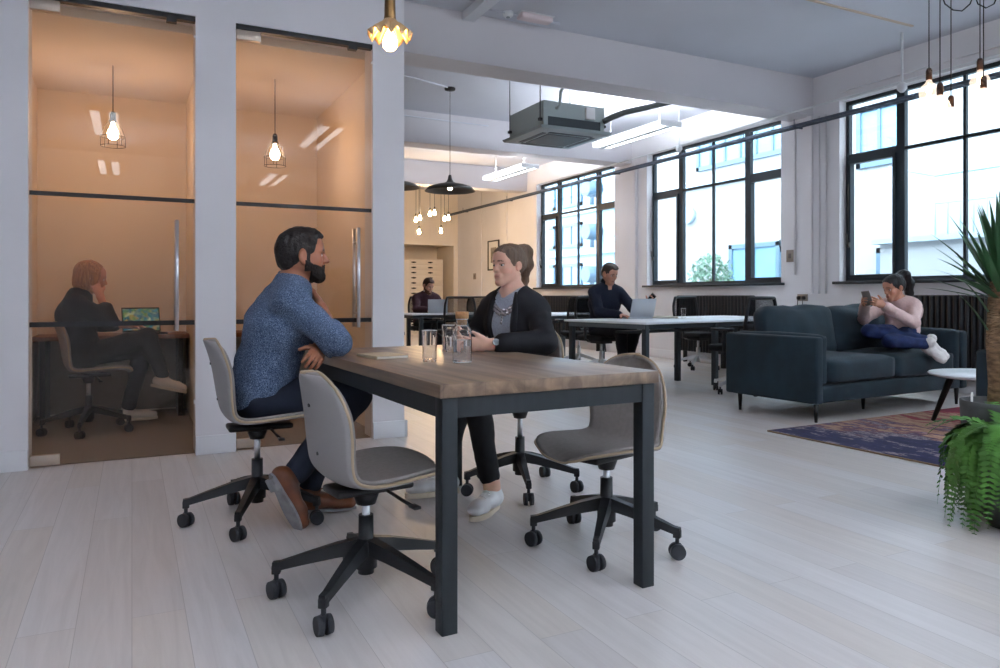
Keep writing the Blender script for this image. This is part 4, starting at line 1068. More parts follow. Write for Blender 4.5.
def eyes(o, F, origin, iris, fem=False):
    for sd in (-1,1):
        mb = MB(); c = V(F(sd*.031,.0785,-.0015)-np.asarray(origin))
        mb.sphere(c, (.0125*F.sc,.0085*F.sc,(.0062 if fem else .0052)*F.sc), n=24, rot=Matrix(F.R.tolist()))
        for f in mb.bm.faces:
            p = F.R.T@np.array(f.calc_center_median()-c); d = math.hypot(p[0],p[2])/F.sc; f.material_index = 2 if d < .0026 else (1 if d < .0056 else 0)
        mb.build('eye', [mat('eye_white', rgb(226,220,214), .25), mat('iris_'+iris[0], iris[1], .2), mat('pupil', rgb(10,8,8), .15)], o, fix=False)
def lerp(a, b, t): return np.asarray(a,float)*(1-t)+np.asarray(b,float)*t
def leg_prims(S, hip, knee, ankle, k=1., ex=0., end=1., r=(.083,.060,.056,.040)):
    S.cap(hip,knee,(r[0]+ex)*k,(r[1]+ex)*k,.04); e = lerp(knee,ankle,end)
    S.cap(knee,e,(r[2]+ex)*k,(r[2]+(r[3]-r[2])*end+ex)*k,.03)
    ax_ = nrm(np.asarray(ankle)-knee); th = nrm(np.asarray(knee)-hip); bk = -(th-np.dot(th,ax_)*ax_)
    if np.linalg.norm(bk) > .2: S.ell(lerp(knee,ankle,.3)+nrm(bk)*.016,np.array((.05,.05,.105))*k+ex,Frame((0,0,0),bk,ax_).R,.03)
def arm_prims(S, sh, el, wr, k=1., ex=0., end=1., r=(.052,.041,.040,.026)):
    S.cap(sh,el,(r[0]+ex)*k,(r[1]+ex)*k,.03); S.cap(el,lerp(el,wr,end),(r[2]+ex)*k,(r[2]+(r[3]-r[2])*end+ex)*k,.02)
def torso_prims(S, J, k=1., ex=0., fem=False):
    hl, hr, ch, nb, sl, sr = [np.asarray(J[x],float) for x in ('hipL','hipR','chest','neck','shL','shR')]
    pel = (hl+hr)/2; side = nrm(sr-sl); hs = nrm(hr-hl)
    S.cap(pel+np.array((0,0,.0)),pel+np.array((0,0,.03)),(.108+ex)*k,(.112+ex)*k,.05,side=hs,ratio=1.45)
    wst = lerp(pel,ch,.5); S.cap(lerp(pel,ch,.15),wst,(.108+ex)*k,((.096 if fem else .108)+ex)*k,.06,side=hs,ratio=1.32)
    S.cap(wst,ch,((.096 if fem else .108)+ex)*k,((.108 if fem else .122)+ex)*k,.06,side=side,ratio=1.36)
    up = lerp(ch,nb,.62); S.cap(ch,up,((.108 if fem else .122)+ex)*k,((.075 if fem else .085)+ex)*k,.06,side=side,ratio=1.55)
    S.cap(lerp(sl,sr,.06),lerp(sr,sl,.06),(.056+ex)*k,(.056+ex)*k,.05)
    S.cap(nb,lerp(sl,nb,.35),(.045+ex)*k,(.05+ex)*k,.05); S.cap(nb,lerp(sr,nb,.35),(.045+ex)*k,(.05+ex)*k,.05)
    if fem:
        f = nrm(np.cross(side,nrm(nb-pel)))*-1
        if 'front' in J and np.dot(f,J['front']) < 0: f = -f
        for sd in (-1,1): S.ell(ch+f*.075*k+side*sd*.075*k,np.array((.062,.05,.058))*k+ex*.7,Frame((0,0,0),f).R,.04)
def foot_prims(S, ankle, toe, sole_n=(0,0,1), ex=0., k=1.):
    """ankle joint and toe tip; sole_n points from the sole up into the foot"""
    a = np.asarray(ankle,float); t = np.asarray(toe,float); n = nrm(sole_n); d = t-a; d = nrm(d-np.dot(d,n)*n); sd = np.cross(d,n)
    L = np.dot(t-a,d); base = a-n*.075*k
    S.cap(base-d*.035*k+n*.03*k, base+d*.03*k+n*.032*k,(.031+ex)*k,(.030+ex)*k,.02,side=sd,ratio=1.1)
    S.cap(base+n*.03*k, base+d*L*.62+n*.024*k,(.032+ex)*k,(.027+ex)*k,.03,side=sd,ratio=1.25)
    S.cap(base+d*L*.62+n*.022*k, base+d*(L-.028)+n*.016*k,(.025+ex)*k,(.019+ex)*k,.02,side=sd,ratio=1.6)
    S.cap(a+n*.03,a-n*.03-d*.01,(.036+ex)*k,(.038+ex)*k,.02)
    return d, n, sd, base, L
def sole_mesh(ankle, toe, sole_n, name, m, parent, origin, k=1., th=.022, heel=0.):
    a = np.asarray(ankle,float); t = np.asarray(toe,float); n = nrm(sole_n); d = t-a; d = nrm(d-np.dot(d,n)*n); sd = np.cross(d,n); L = np.dot(t-a,d); base = a-n*.078*k
    out = []
    for i in range(36):
        an = 2*PI*i/36; c, s_ = math.cos(an), math.sin(an)
        u = (L+.07)/2*c; w_ = (.040+.010*max(-.6,c)*1.0-.006*math.exp(-((c+.25)/.3)**2))*s_*1.05
        out.append(base+d*(u+(L-.07)/2)+sd*w_)
    mb = MB(); rows = [[p-n*.0-np.asarray(origin)+d*0 for p in out],[p-n*th-np.asarray(origin) for p in out]]
    mb.grid(rows, closed=True); mb.bm.verts.ensure_lookup_table(); mb.bm.faces.new(mb.bm.verts[0:36]); mb.bm.faces.new(mb.bm.verts[36:72][::-1])
    if heel:
        c = base-d*.02-n*(th+heel/2); Rm = Matrix([list(sd),list(d),list(n)]).transposed()
        mb.box(V(c-np.asarray(origin)),(.062,.06,heel),.004,Rm)
    for f in mb.bm.faces: f.smooth = False
    return mb.build(name, m, parent)
# ================================================================ people
def mk(name, S, h, m, parent, origin, amp=0., freq=12., seed=0., st=(1,1,1)):
    v, q = S.mesh(h)
    if amp: v = wrinkle(v, q, amp, freq, seed, st)
    return np_mesh(name, v, q, m, parent, origin)
def person(J, label, cols, F, h=.004, k=1., fem=False, hands=(), iris=('brown', rgb(60,40,28)), base=None):
    o = np.asarray(base if base is not None else (J['hipL'][0],J['hipL'][1],0),float)
    S = SDF(); head_prims(S, F, fem)
    S.cap(np.asarray(J['neck'])+np.array((0,0,-.03)), F(0,-.028,-.045), (.047 if fem else .060)*k,(.044 if fem else .056)*k,.03)
    torso_prims(S, J, k, 0., fem)
    for s in 'LR':
        arm_prims(S, J['sh'+s], J['el'+s], J['wr'+s], k, r=(.046,.037,.038,.0245) if fem else (.052,.041,.042,.028))
        leg_prims(S, J['hip'+s], J['kn'+s], J['an'+s], k)
        foot_prims(S, J['an'+s], J['to'+s], J.get('sn'+s,(0,0,1)), 0., k)
    for hd in hands: hand_prims(S, **hd)
    v, q = S.mesh(h)
    b = np_mesh('person', v, q, cols[0], None, o); b.location = tuple(o)
    paint_head(b, F, cols+((1,) if fem else ()), o); eyes(b, F, o, iris, fem); props(b, label, 'person')
    return b, o
def garment_top(J, ex, k, fem, sleeve=1., hem=.0, neck_r=.062, F=None, arms=True, r=None):
    S = SDF(); torso_prims(S, J, k, ex, fem)
    pel = (np.asarray(J['hipL'])+J['hipR'])/2
    if arms:
        for s in 'LR': arm_prims(S, J['sh'+s], J['el'+s], J['wr'+s], k, ex, sleeve, r=r or ((.046,.040,.040,.028) if fem else (.056,.046,.046,.034)))
    return S
def trousers(J, ex, k, end=.92, r=(.083,.062,.058,.044)):
    S = SDF(); hl, hr = np.asarray(J['hipL'],float), np.asarray(J['hipR'],float); pel = (hl+hr)/2; hs = nrm(hr-hl)
    S.cap(pel,pel+np.array((0,0,.04)),(.109+ex)*k,(.110+ex)*k,.05,side=hs,ratio=1.45)
    for s in 'LR': leg_prims(S, J['hip'+s], J['kn'+s], J['an'+s], k, ex, end, r)
    return S
def shoe(J, s, m, msole, parent, o, k=1., ex=.006, h=.004, heel=0., th=.022, lace=None, top=.02):
    S = SDF(); n = J.get('sn'+s,(0,0,1)); d, n, sd, base, L = foot_prims(S, J['an'+s], J['to'+s], n, ex, k)
    R = np.stack([sd,d,n],1)
    S.box(np.asarray(J['an'+s])+n*(top+.10),(.12,.12,.10),R,.006,.002,cut=True)
    S.box(base-n*.105,(.12,.3,.10),R,.004,.001,cut=True)
    b = mk('shoe', S, h, m, parent, o)
    sole_mesh(J['an'+s], J['to'+s], n, 'sole', msole, b, o, k, th, heel)
    if lace:
        mb = MB()
        for i in range(5):
            c = base+d*L*(.28+.09*i)+n*(.078-.0085*i)*k
            mb.tube([tuple(c+sd*x*.022-n*.010*abs(x)+n*.004-o+d*.01*x*(1 if i%2 else -1)) for x in (-1,-.5,0,.5,1)],.0028,n=6)
        mb.build('laces', lace, b)
    return b
def A(*x): return np.array(x,float)
# ---------------------------------------------------------------- 1. man in the blue jumper
J = dict(hipL=A(.52,3.60,.565),hipR=A(.52,3.42,.565),chest=A(.605,3.475,.885),neck=A(.665,3.45,1.085),shL=A(.675,3.64,1.0),shR=A(.62,3.275,1.0),
 elL=A(.84,3.54,.805),wrL=A(.745,3.285,.785),elR=A(.80,3.205,.815),wrR=A(.775,3.40,.965),
 knL=A(.92,3.61,.56),knR=A(.93,3.37,.555),anL=A(.74,3.50,.105),anR=A(.625,3.335,.20),toL=A(.955,3.43,.03),toR=A(.685,3.285,-.02),front=A(1,0,0))
J['snR'] = nrm(A(.80,.45,.30)); J['snL'] = A(0,0,1)
J['anR'] = A(.64,3.335,.215); J['toR'] = J['anR']+A(.085,-.035,-.20)
F = Frame((.695,3.405,1.205),(1,-.04,.02),sc=1.0)
cm = skin_mat('skin_tan', rgb(164,108,80), rgb(140,80,66), rgb(30,22,20))
hb = [dict(wrist=J['wrR'],d=(-.25,.65,.72),n=(-.9,-.1,-.2),thumb=1,curl=(.5,.7,.5)),
      dict(wrist=J['wrL'],d=(-.35,-.9,-.28),n=(-.55,.3,-.75),thumb=-1,curl=(.35,.55,.4))]
B, o = person(J, 'bearded man in a blue knit jumper sitting with folded arms, looking right', cm, F, .004, 1.04, hands=hb)
M_knit = bpy.data.materials.new('heathered_blue_knit'); M_knit.use_nodes = True
nt = M_knit.node_tree; bs = nt.nodes['Principled BSDF']; tc = nt.nodes.new('ShaderNodeTexCoord')
n1 = nt.nodes.new('ShaderNodeTexNoise'); n1.inputs['Scale'].default_value = 230; n1.inputs['Detail'].default_value = 3
n2 = nt.nodes.new('ShaderNodeTexNoise'); n2.inputs['Scale'].default_value = 5
mp = nt.nodes.new('ShaderNodeMapping'); mp.inputs['Scale'].default_value = (1,1,1.7)
nt.links.new(tc.outputs['Object'], mp.inputs[0]); nt.links.new(mp.outputs[0], n1.inputs['Vector']); nt.links.new(tc.outputs['Object'], n2.inputs['Vector'])
r = nt.nodes.new('ShaderNodeValToRGB'); e = r.color_ramp.elements; e[0].position = .36; e[0].color = rgb(36,50,72); e[1].position = .66; e[1].color = rgb(136,152,174); x = e.new(.5); x.color = rgb(62,84,114)
nt.links.new(n1.outputs['Fac'], r.inputs[0]); nt.links.new(r.outputs[0], bs.inputs['Base Color']); bs.inputs['Roughness'].default_value = .95
bp = nt.nodes.new('ShaderNodeBump'); bp.inputs['Strength'].default_value = .5; bp.inputs['Distance'].default_value = .004; nt.links.new(n1.outputs['Fac'], bp.inputs['Height']); nt.links.new(bp.outputs[0], bs.inputs['Normal'])
S = garment_top(J, .014, 1.04, False, .30)
S.cap(J['elL'],lerp(J['elL'],J['wrL'],.25),.058,.052,.02); S.cap(J['elR'],lerp(J['elR'],J['wrR'],.28),.060,.054,.02)
S.cap(J['neck']+A(-.005,0,.028),F(0,-.03,-.02),.062,.064,.012,cut=True)
mk('jumper', S, .005, M_knit, B, o, .007, 11., 3., (1,1,1.6))
nk = MB(); c0 = J['neck']+A(.006,0,.028); nk.tube([tuple(c0+A(math.cos(t)*.066,math.sin(t)*.070,-.012*math.cos(t))-o) for t in np.linspace(0,2*PI,28,endpoint=False)],.0105,n=8,closed=True); nk.build('collar', M_knit, B)
M_navy = mat('dark_navy_trousers', rgb(22,30,46), .85, bump=.2, bscale=250)
S = trousers(J, .010, 1.04, .93); mk('trousers', S, .006, M_navy, B, o, .006, 10., 7.)
M_tan = mat('brown_leather', rgb(104,58,34), .32, var=.25, vscale=14); M_tsole = mat('worn_leather_sole', rgb(150,150,152), .6, var=.18, vscale=22)
for s in 'LR': shoe(J, s, M_tan, M_tsole, B, o, 1.08, .006, .004, .018, .010, mat('tan_lace', rgb(130,80,50), .7) if s == 'L' else None)
M_dhair = mat('near_black_hair', rgb(24,19,17), .5, bump=.5, bscale=140)
def beard_shell(B, o, F, m, th=.0055):
    me = B.data; n = len(me.vertices); co = np.empty(n*3,np.float32); me.vertices.foreach_get('co',co); co = co.reshape(-1,3); no = np.empty(n*3,np.float32); me.vertices.foreach_get('normal',no); no = no.reshape(-1,3)
    P = F.loc(co+np.asarray(o)); x, y, z = np.abs(P[:,0]), P[:,1], P[:,2]
    jaw = (z < -.022-.36*np.clip(y,0,.1))&(y > -.004)&(z > -.128)&((z > -.075)|(y > .022))&(x < .085)&(y < .13)
    side = (x > .05)&(y > .004)&(y < .028)&(z < .022)&(z > -.05)&(x < .079)
    mou = (x < .030)&(y > .075)&(z < -.0415)&(z > -.058)&(y < .13)
    lips = (x < .019)&(y > .08)&(z < -.0535)&(z > -.0765)
    k = (jaw|side|mou)&~lips
    nq = len(me.polygons); vi = np.empty(nq*4,np.int32); me.polygons.foreach_get('vertices',vi); Q = vi.reshape(-1,4); Q = Q[k[Q].all(1)]
    used = np.unique(Q); mp_ = np.full(n,-1); mp_[used] = np.arange(len(used)); Qn = mp_[Q]
    cnt = np.bincount(Qn.ravel(),minlength=len(used)); edge = cnt < 4
    v = co[used]+no[used]*np.where(edge,-.002,th)[:,None]
    v = wrinkle(v, Qn, .0018, 90., 2.)
    return np_mesh('beard', v, Qn, m, B)
def short_hair(B, o, F, m, top=.016, beard=None, name='hair', quiff=0.):
    q = F.sc; S = SDF()
    S.ell(F(0,-.020,.038),A(.077,.099,.088)*q,F.R,.02); S.ell(F(0,-.05,-.01),A(.068,.066,.07)*q,F.R,.03)
    S.ell(F(0,.040,.048),A(.0635,.049,.055)*q,F.R,.03); S.ell(F(0,.012+quiff,.082),A(.060,.080,.032+top)*q,F.R,.03)
    S.box(F(0,.138,-.037),A(.10,.07,.09)*q,F.R@np.array(R3(x=-.12)),.015,.018,cut=True)           # face
    S.box(F(0,.07,-.105),A(.12,.08,.06)*q,F.R,.01,.004,cut=True)
    S.box(F(0,-.03,-.150),A(.12,.12,.06)*q,F.R@np.array(R3(x=.15)),.012,.004,cut=True)
    for sd in (-1,1): S.ell(F(sd*.090,-.014,-.016),A(.022,.021,.034)*q,F.R,.006,cut=True)
    v, qd = S.mesh(.004); v = wrinkle(v, qd, .004, 60., 1., (1,1,.5))
    h = np_mesh(name, v, qd, m, B, o)
    if beard: beard_shell(B, o, F, beard)
    return h
short_hair(B, o, F, M_dhair, .012, mat('dark_beard', rgb(34,26,23), .7, bump=.5, bscale=180), quiff=.003)
# ---------------------------------------------------------------- 2. woman in the black blazer
J = dict(hipL=A(1.84,3.33,.565),hipR=A(1.84,3.51,.565),chest=A(1.80,3.39,.875),neck=A(1.77,3.38,1.035),shL=A(1.835,3.245,.945),shR=A(1.715,3.535,.95),
 elL=A(1.775,3.055,.803),wrL=A(1.50,3.115,.792),elR=A(1.66,3.63,.80),wrR=A(1.47,3.37,.792),
 knL=A(1.46,3.20,.565),knR=A(1.50,3.46,.56),anL=A(1.525,3.13,.105),anR=A(1.44,3.49,.105),toL=A(1.365,3.005,.03),toR=A(1.225,3.515,.03),front=A(-1,0,0))
F = Frame((1.738,3.372,1.180),(-.96,-.30,-.03),sc=.905)
cw = skin_mat('skin_fair', rgb(228,182,158), rgb(196,116,108), rgb(84,62,48))
hb = [dict(wrist=J['wrL'],d=(-.94,.34,.02),n=(.30,.92,.06),thumb=-1,curl=(.40,.6,.5),sc=.92,thumb_dir=(-.75,.35,.62)),
      dict(wrist=J['wrR'],d=(-.72,-.68,.0),n=(.64,-.72,-.05),thumb=1,curl=(.45,.65,.5),sc=.92,thumb_dir=(-.6,-.45,.6))]
B, o = person(J, 'woman with a ponytail in a black blazer and grey top, smiling across the table', cw, F, .004, .94, True, hb, ('grey', rgb(90,100,104)))
M_tee = mat('grey_marl_tee', rgb(164,172,184), .9, var=.12, vscale=120)
TEE = garment_top(J, .007, .94, True, .1)
TEE.cap(J['neck']+A(-.01,0,.02),F(0,-.02,-.03),.060,.066,.012,cut=True)
mk('top', TEE, .005, M_tee, B, o, .004, 14., 2.)
M_blz = mat('black_blazer_cloth', rgb(17,19,25), .8, bump=.15, bscale=300)
S = garment_top(J, .019, .94, True, .74, r=(.044,.042,.042,.036))
fr = nrm(A(-.93,-.37,0)); sdv = np.cross(fr,A(0,0,1))
S.cap(J['neck']+A(-.01,0,.015),F(0,-.02,-.03),.072,.085,.01,cut=True)
# open front: a wedge that widens upwards
c = J['chest']+fr*.16
S.box(c+A(0,0,-.19),(.050,.10,.20),Frame((0,0,0),fr).R,.01,.004,cut=True)
S.box(c+A(0,0,.06),(.060,.10,.16),Frame((0,0,0),fr).R,.02,.006,cut=True)
bz = mk('blazer', S, .005, M_blz, B, o, .006, 10., 9.)
for sd in (-1,1):
    mb = MB(); pts = []
    for t in np.linspace(0,1,9):
        x = .056+.014*math.sin(t*PI); z = .165-.34*t; pts.append((x,z,.034*math.sin(PI*min(1,t*1.0+.12))**.7+.004))
    rows = []
    for x, z, w_ in pts:
        row = []
        for u in (0,.5,1):
            p0 = J['chest']+sdv*sd*(x+w_*u)+A(0,0,z)+fr*.22
            for _ in range(40):
                dd = S.dist(p0[None])[0]
                if dd < .006: break
                p0 = p0-fr*max(.5*dd,.001)
            row.append(p0-o+fr*.003)
        rows.append(row)
    mb.grid(rows if sd > 0 else rows[::-1]); solid(mb.build('lapel', M_blz, bz), .004, 0)
S2 = trousers(J, .008, .94, .86); mk('trousers', S2, .006, mat('black_jeans', rgb(17,18,22), .85), B, o, .004, 12., 4.)
M_wsh = mat('white_leather', rgb(232,232,232), .45); M_wsole = mat('cream_rubber_sole', rgb(214,200,178), .6)
for s in 'LR': shoe(J, s, M_wsh, M_wsole, B, o, .96, .006, .004, 0, .024, mat('white_lace', rgb(240,240,240), .8), .008)
def pulled_hair(B, o, F, m, tail, r=(.030,.042,.034,.012), name='hair', flat=1.5):
    q = F.sc; S = SDF()
    S.ell(F(0,-.020,.038),A(.0755,.0975,.087)*q,F.R,.02); S.ell(F(0,-.035,.0),A(.070,.075,.06)*q,F.R,.03)
    S.ell(F(0,.043,.050),A(.0625,.0485,.0545)*q,F.R,.03)
    R = F.R@np.array(R3(x=-.597))
    S.box(F(0,.136,-.030),A(.13,.09,.13)*q,R,.012,.004,cut=True)
    S.box(F(0,.08,-.11),A(.13,.10,.07)*q,F.R,.012,.004,cut=True); S.box(F(0,-.05,-.125),A(.13,.12,.06)*q,F.R@np.array(R3(x=.5)),.012,.004,cut=True)
    for sd in (-1,1): S.ell(F(sd*.088,-.002,-.018),A(.024,.028,.036)*q,F.R,.008,cut=True)
    T = [F(*p) for p in tail]
    for i in range(len(T)-1): S.cap(T[i],T[i+1],r[min(i,len(r)-1)]*q,r[min(i+1,len(r)-1)]*q,.02,side=F.r,ratio=flat)
    v, qd = S.mesh(.004); v = wrinkle(v, qd, .0035, 55., 2., (1,1,.15)); h = np_mesh(name, v, qd, m, B, o)
    c = T[0]-o; mb = MB(); dv = V(nrm(T[1]-T[0])); u = dv.orthogonal().normalized(); w_ = dv.cross(u)
    mb.tube([V(c)+(u*math.cos(t)+w_*math.sin(t))*.032*q for t in np.linspace(0,2*PI,20,endpoint=False)],.006,n=6,closed=True); mb.build('hair_tie', M_bk, h)
M_bhair = mat('brown_hair', rgb(104,84,68), .45, var=.3, vscale=18, stretch=(6,6,.6), bump=.5, bscale=120)
pulled_hair(B, o, F, M_bhair, [(0,-.098,.085),(0,-.122,.075),(0,-.138,.0),(0,-.135,-.09),(0,-.118,-.20)])
# necklace, watch
mb = MB(); rnd = random.Random(4)
def on_tee(x, z, off=.004):
    p = J['chest']+sdv*x+A(0,0,z)+fr*.2
    for _ in range(60):
        dd = TEE.dist(p[None])[0]
        if dd < off: break
        p = p-fr*max(.5*dd,.0008)
    return p-o
ch = [on_tee(x, .075+9.*x*x) for x in np.linspace(-.085,.085,17)]
mb.tube(ch,.0022,n=6)
for x in np.linspace(-.062,.062,15):
    for row in range(2): mb.sphere(on_tee(x+rnd.uniform(-.003,.003), .072+6*x*x-.018*row-rnd.uniform(0,.006),.006),(.0078,.0078,.0095),n=8)
for z in (.036,.022,.008): mb.sphere(on_tee(0,z,.006),(.006,.006,.009),n=8)
mb.build('necklace', mat('silver_beads', rgb(190,186,190), .25, .7), B)
w0 = lerp(J['elL'],J['wrL'],.90); ax_ = nrm(J['wrL']-J['elL']); f_ = Frame(w0,ax_)
mb = MB(); mb.tube([tuple(w0-o+(f_.r*math.cos(t)+f_.u*math.sin(t))*.031) for t in np.linspace(0,2*PI,24,endpoint=False)],.0045,n=6,closed=True)
wd = nrm(f_.r*(1 if f_.r[1] < 0 else -1)+f_.u*.35); mb.cyl(tuple(w0-o+wd*.028),tuple(w0-o+wd*.039),.0165,n=24)
wt = mb.build('wristwatch', mat('steel_watch', rgb(150,150,150), .25, 1.), B)
mb = MB(); mb.cyl(tuple(w0-o+wd*.0385),tuple(w0-o+wd*.0395),.0135,n=24); mb.build('watch_face', mat('grey_dial', rgb(70,78,80), .3), wt)
# ---------------------------------------------------------------- 3. man in navy at the bench desk
J = dict(hipL=A(5.57,7.98,.57),hipR=A(5.39,7.96,.57),chest=A(5.455,7.88,.93),neck=A(5.445,7.82,1.155),shL=A(5.645,7.83,1.07),shR=A(5.255,7.83,1.07),
 elL=A(5.74,7.66,.86),wrL=A(5.80,7.42,.93),elR=A(5.22,7.66,.82),wrR=A(5.36,7.40,.785),
 knL=A(5.66,7.50,.60),knR=A(5.42,7.47,.59),anL=A(5.60,7.60,.11),anR=A(5.42,7.42,.11),toL=A(5.60,7.38,.03),toR=A(5.42,7.18,.03),front=A(0,-1,0))
F = Frame((5.447,7.755,1.305),(.10,-.93,-.36),sc=1.08)
cn = skin_mat('skin_ruddy', rgb(206,150,126), rgb(160,98,86), rgb(72,60,52))
hb = [dict(wrist=J['wrR'],d=(.25,-.95,-.1),n=(0,-.1,-1),thumb=-1,curl=(.2,.45,.3),sc=1.05),
      dict(wrist=J['wrL'],d=(.05,-.75,.65),n=(-.8,-.3,-.2),thumb=-1,curl=(.4,.6,.5),sc=1.05)]
B, o = person(J, 'grey-haired man in a navy jumper typing at the white bench desk', cn, F, .006, 1.06, hands=hb)
M_nj = mat('navy_jumper_knit', rgb(20,28,46), .9, var=.15, vscale=80, bump=.15, bscale=200)
S = garment_top(J, .014, 1.06, False, .93); S.cap(J['neck']+A(0,-.01,.03),F(0,-.02,-.02),.066,.07,.012,cut=True); S.box(J['neck']+A(0,-.10,.0),(.022,.07,.05),None,.01,.004,cut=True)
mk('jumper', S, .007, M_nj, B, o, .007, 10., 5.)
S = SDF(); S.cap(J['neck']+A(0,-.005,.005),J['neck']+A(0,-.012,.05),.074,.076,.01,side=(1,0,0),ratio=1.05); S.cap(J['neck']+A(0,-.02,.0),F(0,-.02,-.01),.062,.066,.01,cut=True); S.box(J['neck']+A(0,-.10,.05),(.018,.08,.06),np.array(R3()),.01,.004,cut=True)
mk('collar', S, .006, M_nj, B, o)
S = SDF(); torso_prims(S, J, 1.06, .004); S.box(J['neck']+A(0,0,.12),(.3,.3,.10),None,.01,.003,cut=True); S.box(J['neck']+A(0,0,-.35),(.4,.3,.28),None,.01,.003,cut=True)
for sd in (-1,1): S.box(J['neck']+A(sd*.22,0,0),(.14,.4,.3),None,.01,.003,cut=True)
mk('shirt', S, .007, mat('pale_blue_shirt', rgb(170,186,204), .8), B, o)
S = trousers(J, .010, 1.06, .95); mk('trousers', S, .008, mat('dark_blue_jeans', rgb(18,22,32), .85), B, o, .006, 10., 8.)
for s in 'LR': shoe(J, s, mat('white_trainer', rgb(220,220,220), .5), mat('white_sole', rgb(230,230,230), .5), B, o, 1.1, .006, .006)
short_hair(B, o, F, mat('grey_brown_hair', rgb(86,76,68), .6, var=.3, vscale=60, bump=.4, bscale=140), .014, quiff=.012)
# ---------------------------------------------------------------- 4. man in maroon at the far desk
J = dict(hipL=A(4.53,11.75,.56),hipR=A(4.35,11.75,.56),chest=A(4.43,11.66,.87),neck=A(4.43,11.60,1.06),shL=A(4.61,11.62,.98),shR=A(4.25,11.62,.98),
 elL=A(4.66,11.44,.80),wrL=A(4.48,11.24,.785),elR=A(4.18,11.42,.80),wrR=A(4.34,11.24,.785),
 knL=A(4.54,11.30,.57),knR=A(4.33,11.30,.57),anL=A(4.54,11.34,.11),anR=A(4.33,11.32,.11),toL=A(4.54,11.12,.03),toR=A(4.33,11.10,.03),front=A(0,-1,0))
F = Frame((4.44,11.545,1.195),(.18,-.88,-.42),sc=1.02)
cq = skin_mat('skin_pale', rgb(216,168,146), rgb(170,108,98), rgb(70,50,40))
hb = [dict(wrist=J['wrR'],d=(.2,-.95,-.1),n=(0,-.1,-1),thumb=-1,curl=(.2,.45,.3)),dict(wrist=J['wrL'],d=(-.2,-.95,-.1),n=(0,-.1,-1),thumb=1,curl=(.2,.45,.3))]
B, o = person(J, 'bearded man in a maroon jumper bent over a laptop at the far desk', cq, F, .007, 1., hands=hb)
S = garment_top(J, .016, 1., False, .93); S.cap(J['neck']+A(0,-.01,.03),F(0,-.02,-.02),.064,.07,.012,cut=True)
mk('jumper', S, .008, mat('maroon_knit', rgb(62,36,44), .9, var=.15, vscale=60), B, o, .006, 10., 6.)
S = SDF(); S.cap(J['neck']+A(0,-.008,.012),J['neck']+A(0,-.02,.035),.066,.066,.01); S.cap(J['neck'],F(0,-.02,-.01),.055,.06,.01,cut=True); mk('collar', S, .007, mat('white_collar', rgb(226,220,216), .8), B, o)
S = trousers(J, .010, 1., .95); mk('trousers', S, .009, mat('charcoal_trousers', rgb(30,34,42), .85), B, o)
for s in 'LR': shoe(J, s, M_tan, M_bk, B, o, 1.06, .006, .007)
short_hair(B, o, F, mat('chestnut_hair', rgb(66,44,32), .6, bump=.4, bscale=140), .012, mat('chestnut_beard', rgb(92,62,48), .8), quiff=.01)
# ---------------------------------------------------------------- 5. woman reading on the sofa
J = dict(hipL=A(6.54,4.46,.655),hipR=A(6.58,4.62,.665),chest=A(6.575,4.55,.88),neck=A(6.495,4.54,.98),shL=A(6.535,4.405,.925),shR=A(6.50,4.69,.925),
 elL=A(6.37,4.30,.775),wrL=A(6.09,4.40,.935),elR=A(6.25,4.72,.80),wrR=A(6.05,4.56,.95),
 knL=A(6.07,4.32,.615),knR=A(6.03,4.50,.70),anL=A(6.36,4.15,.590),anR=A(6.44,4.19,.615),toL=A(6.42,4.03,.44),toR=A(6.51,4.07,.455),front=A(-1,0,0))
J['snL'] = J['snR'] = nrm(A(-.35,-.62,.70))
F = Frame((6.42,4.53,1.100),(-.95,.20,-.28),sc=1.0)
cs = skin_mat('skin_olive', rgb(196,142,116), rgb(160,88,80), rgb(36,26,24))
hb = [dict(wrist=J['wrL'],d=(-.85,.25,.35),n=(.2,.9,.1),thumb=-1,curl=(.4,.6,.5),sc=.98),dict(wrist=J['wrR'],d=(-.85,-.35,.3),n=(.2,-.9,.1),thumb=1,curl=(.4,.6,.5),sc=.98)]
B, o = person(J, 'woman in a pale pink jumper curled up on the sofa with a phone', cs, F, .006, .90, True, hb)
S = garment_top(J, .012, .90, True, .9, r=(.052,.048,.046,.036)); S.cap(J['neck']+A(-.005,0,.025),F(0,-.02,-.03),.060,.066,.012,cut=True)
mk('jumper', S, .007, mat('pale_pink_knit', rgb(226,196,190), .9, var=.06, vscale=60, bump=.2, bscale=160), B, o, .009, 12., 2.)
S = trousers(J, .010, .92, .9, (.078,.056,.050,.038)); mk('jeans', S, .007, mat('blue_denim', rgb(26,42,84), .85, var=.2, vscale=20), B, o, .006, 12., 3.)
for s in 'LR':
    S = SDF(); n = J['sn'+s]; foot_prims(S, J['an'+s], J['to'+s], n, .008, .98)
    mk('sock', S, .006, mat('white_fluffy_sock', rgb(232,228,224), .95, bump=.4, bscale=120), B, o, .004, 40., 4.)
pulled_hair(B, o, F, mat('black_hair', rgb(17,15,17), .4, bump=.4, bscale=120), [(0,-.095,.085),(0,-.135,.085),(0,-.16,.0),(0,-.155,-.10),(0,-.12,-.20)], (.032,.046,.044,.026))
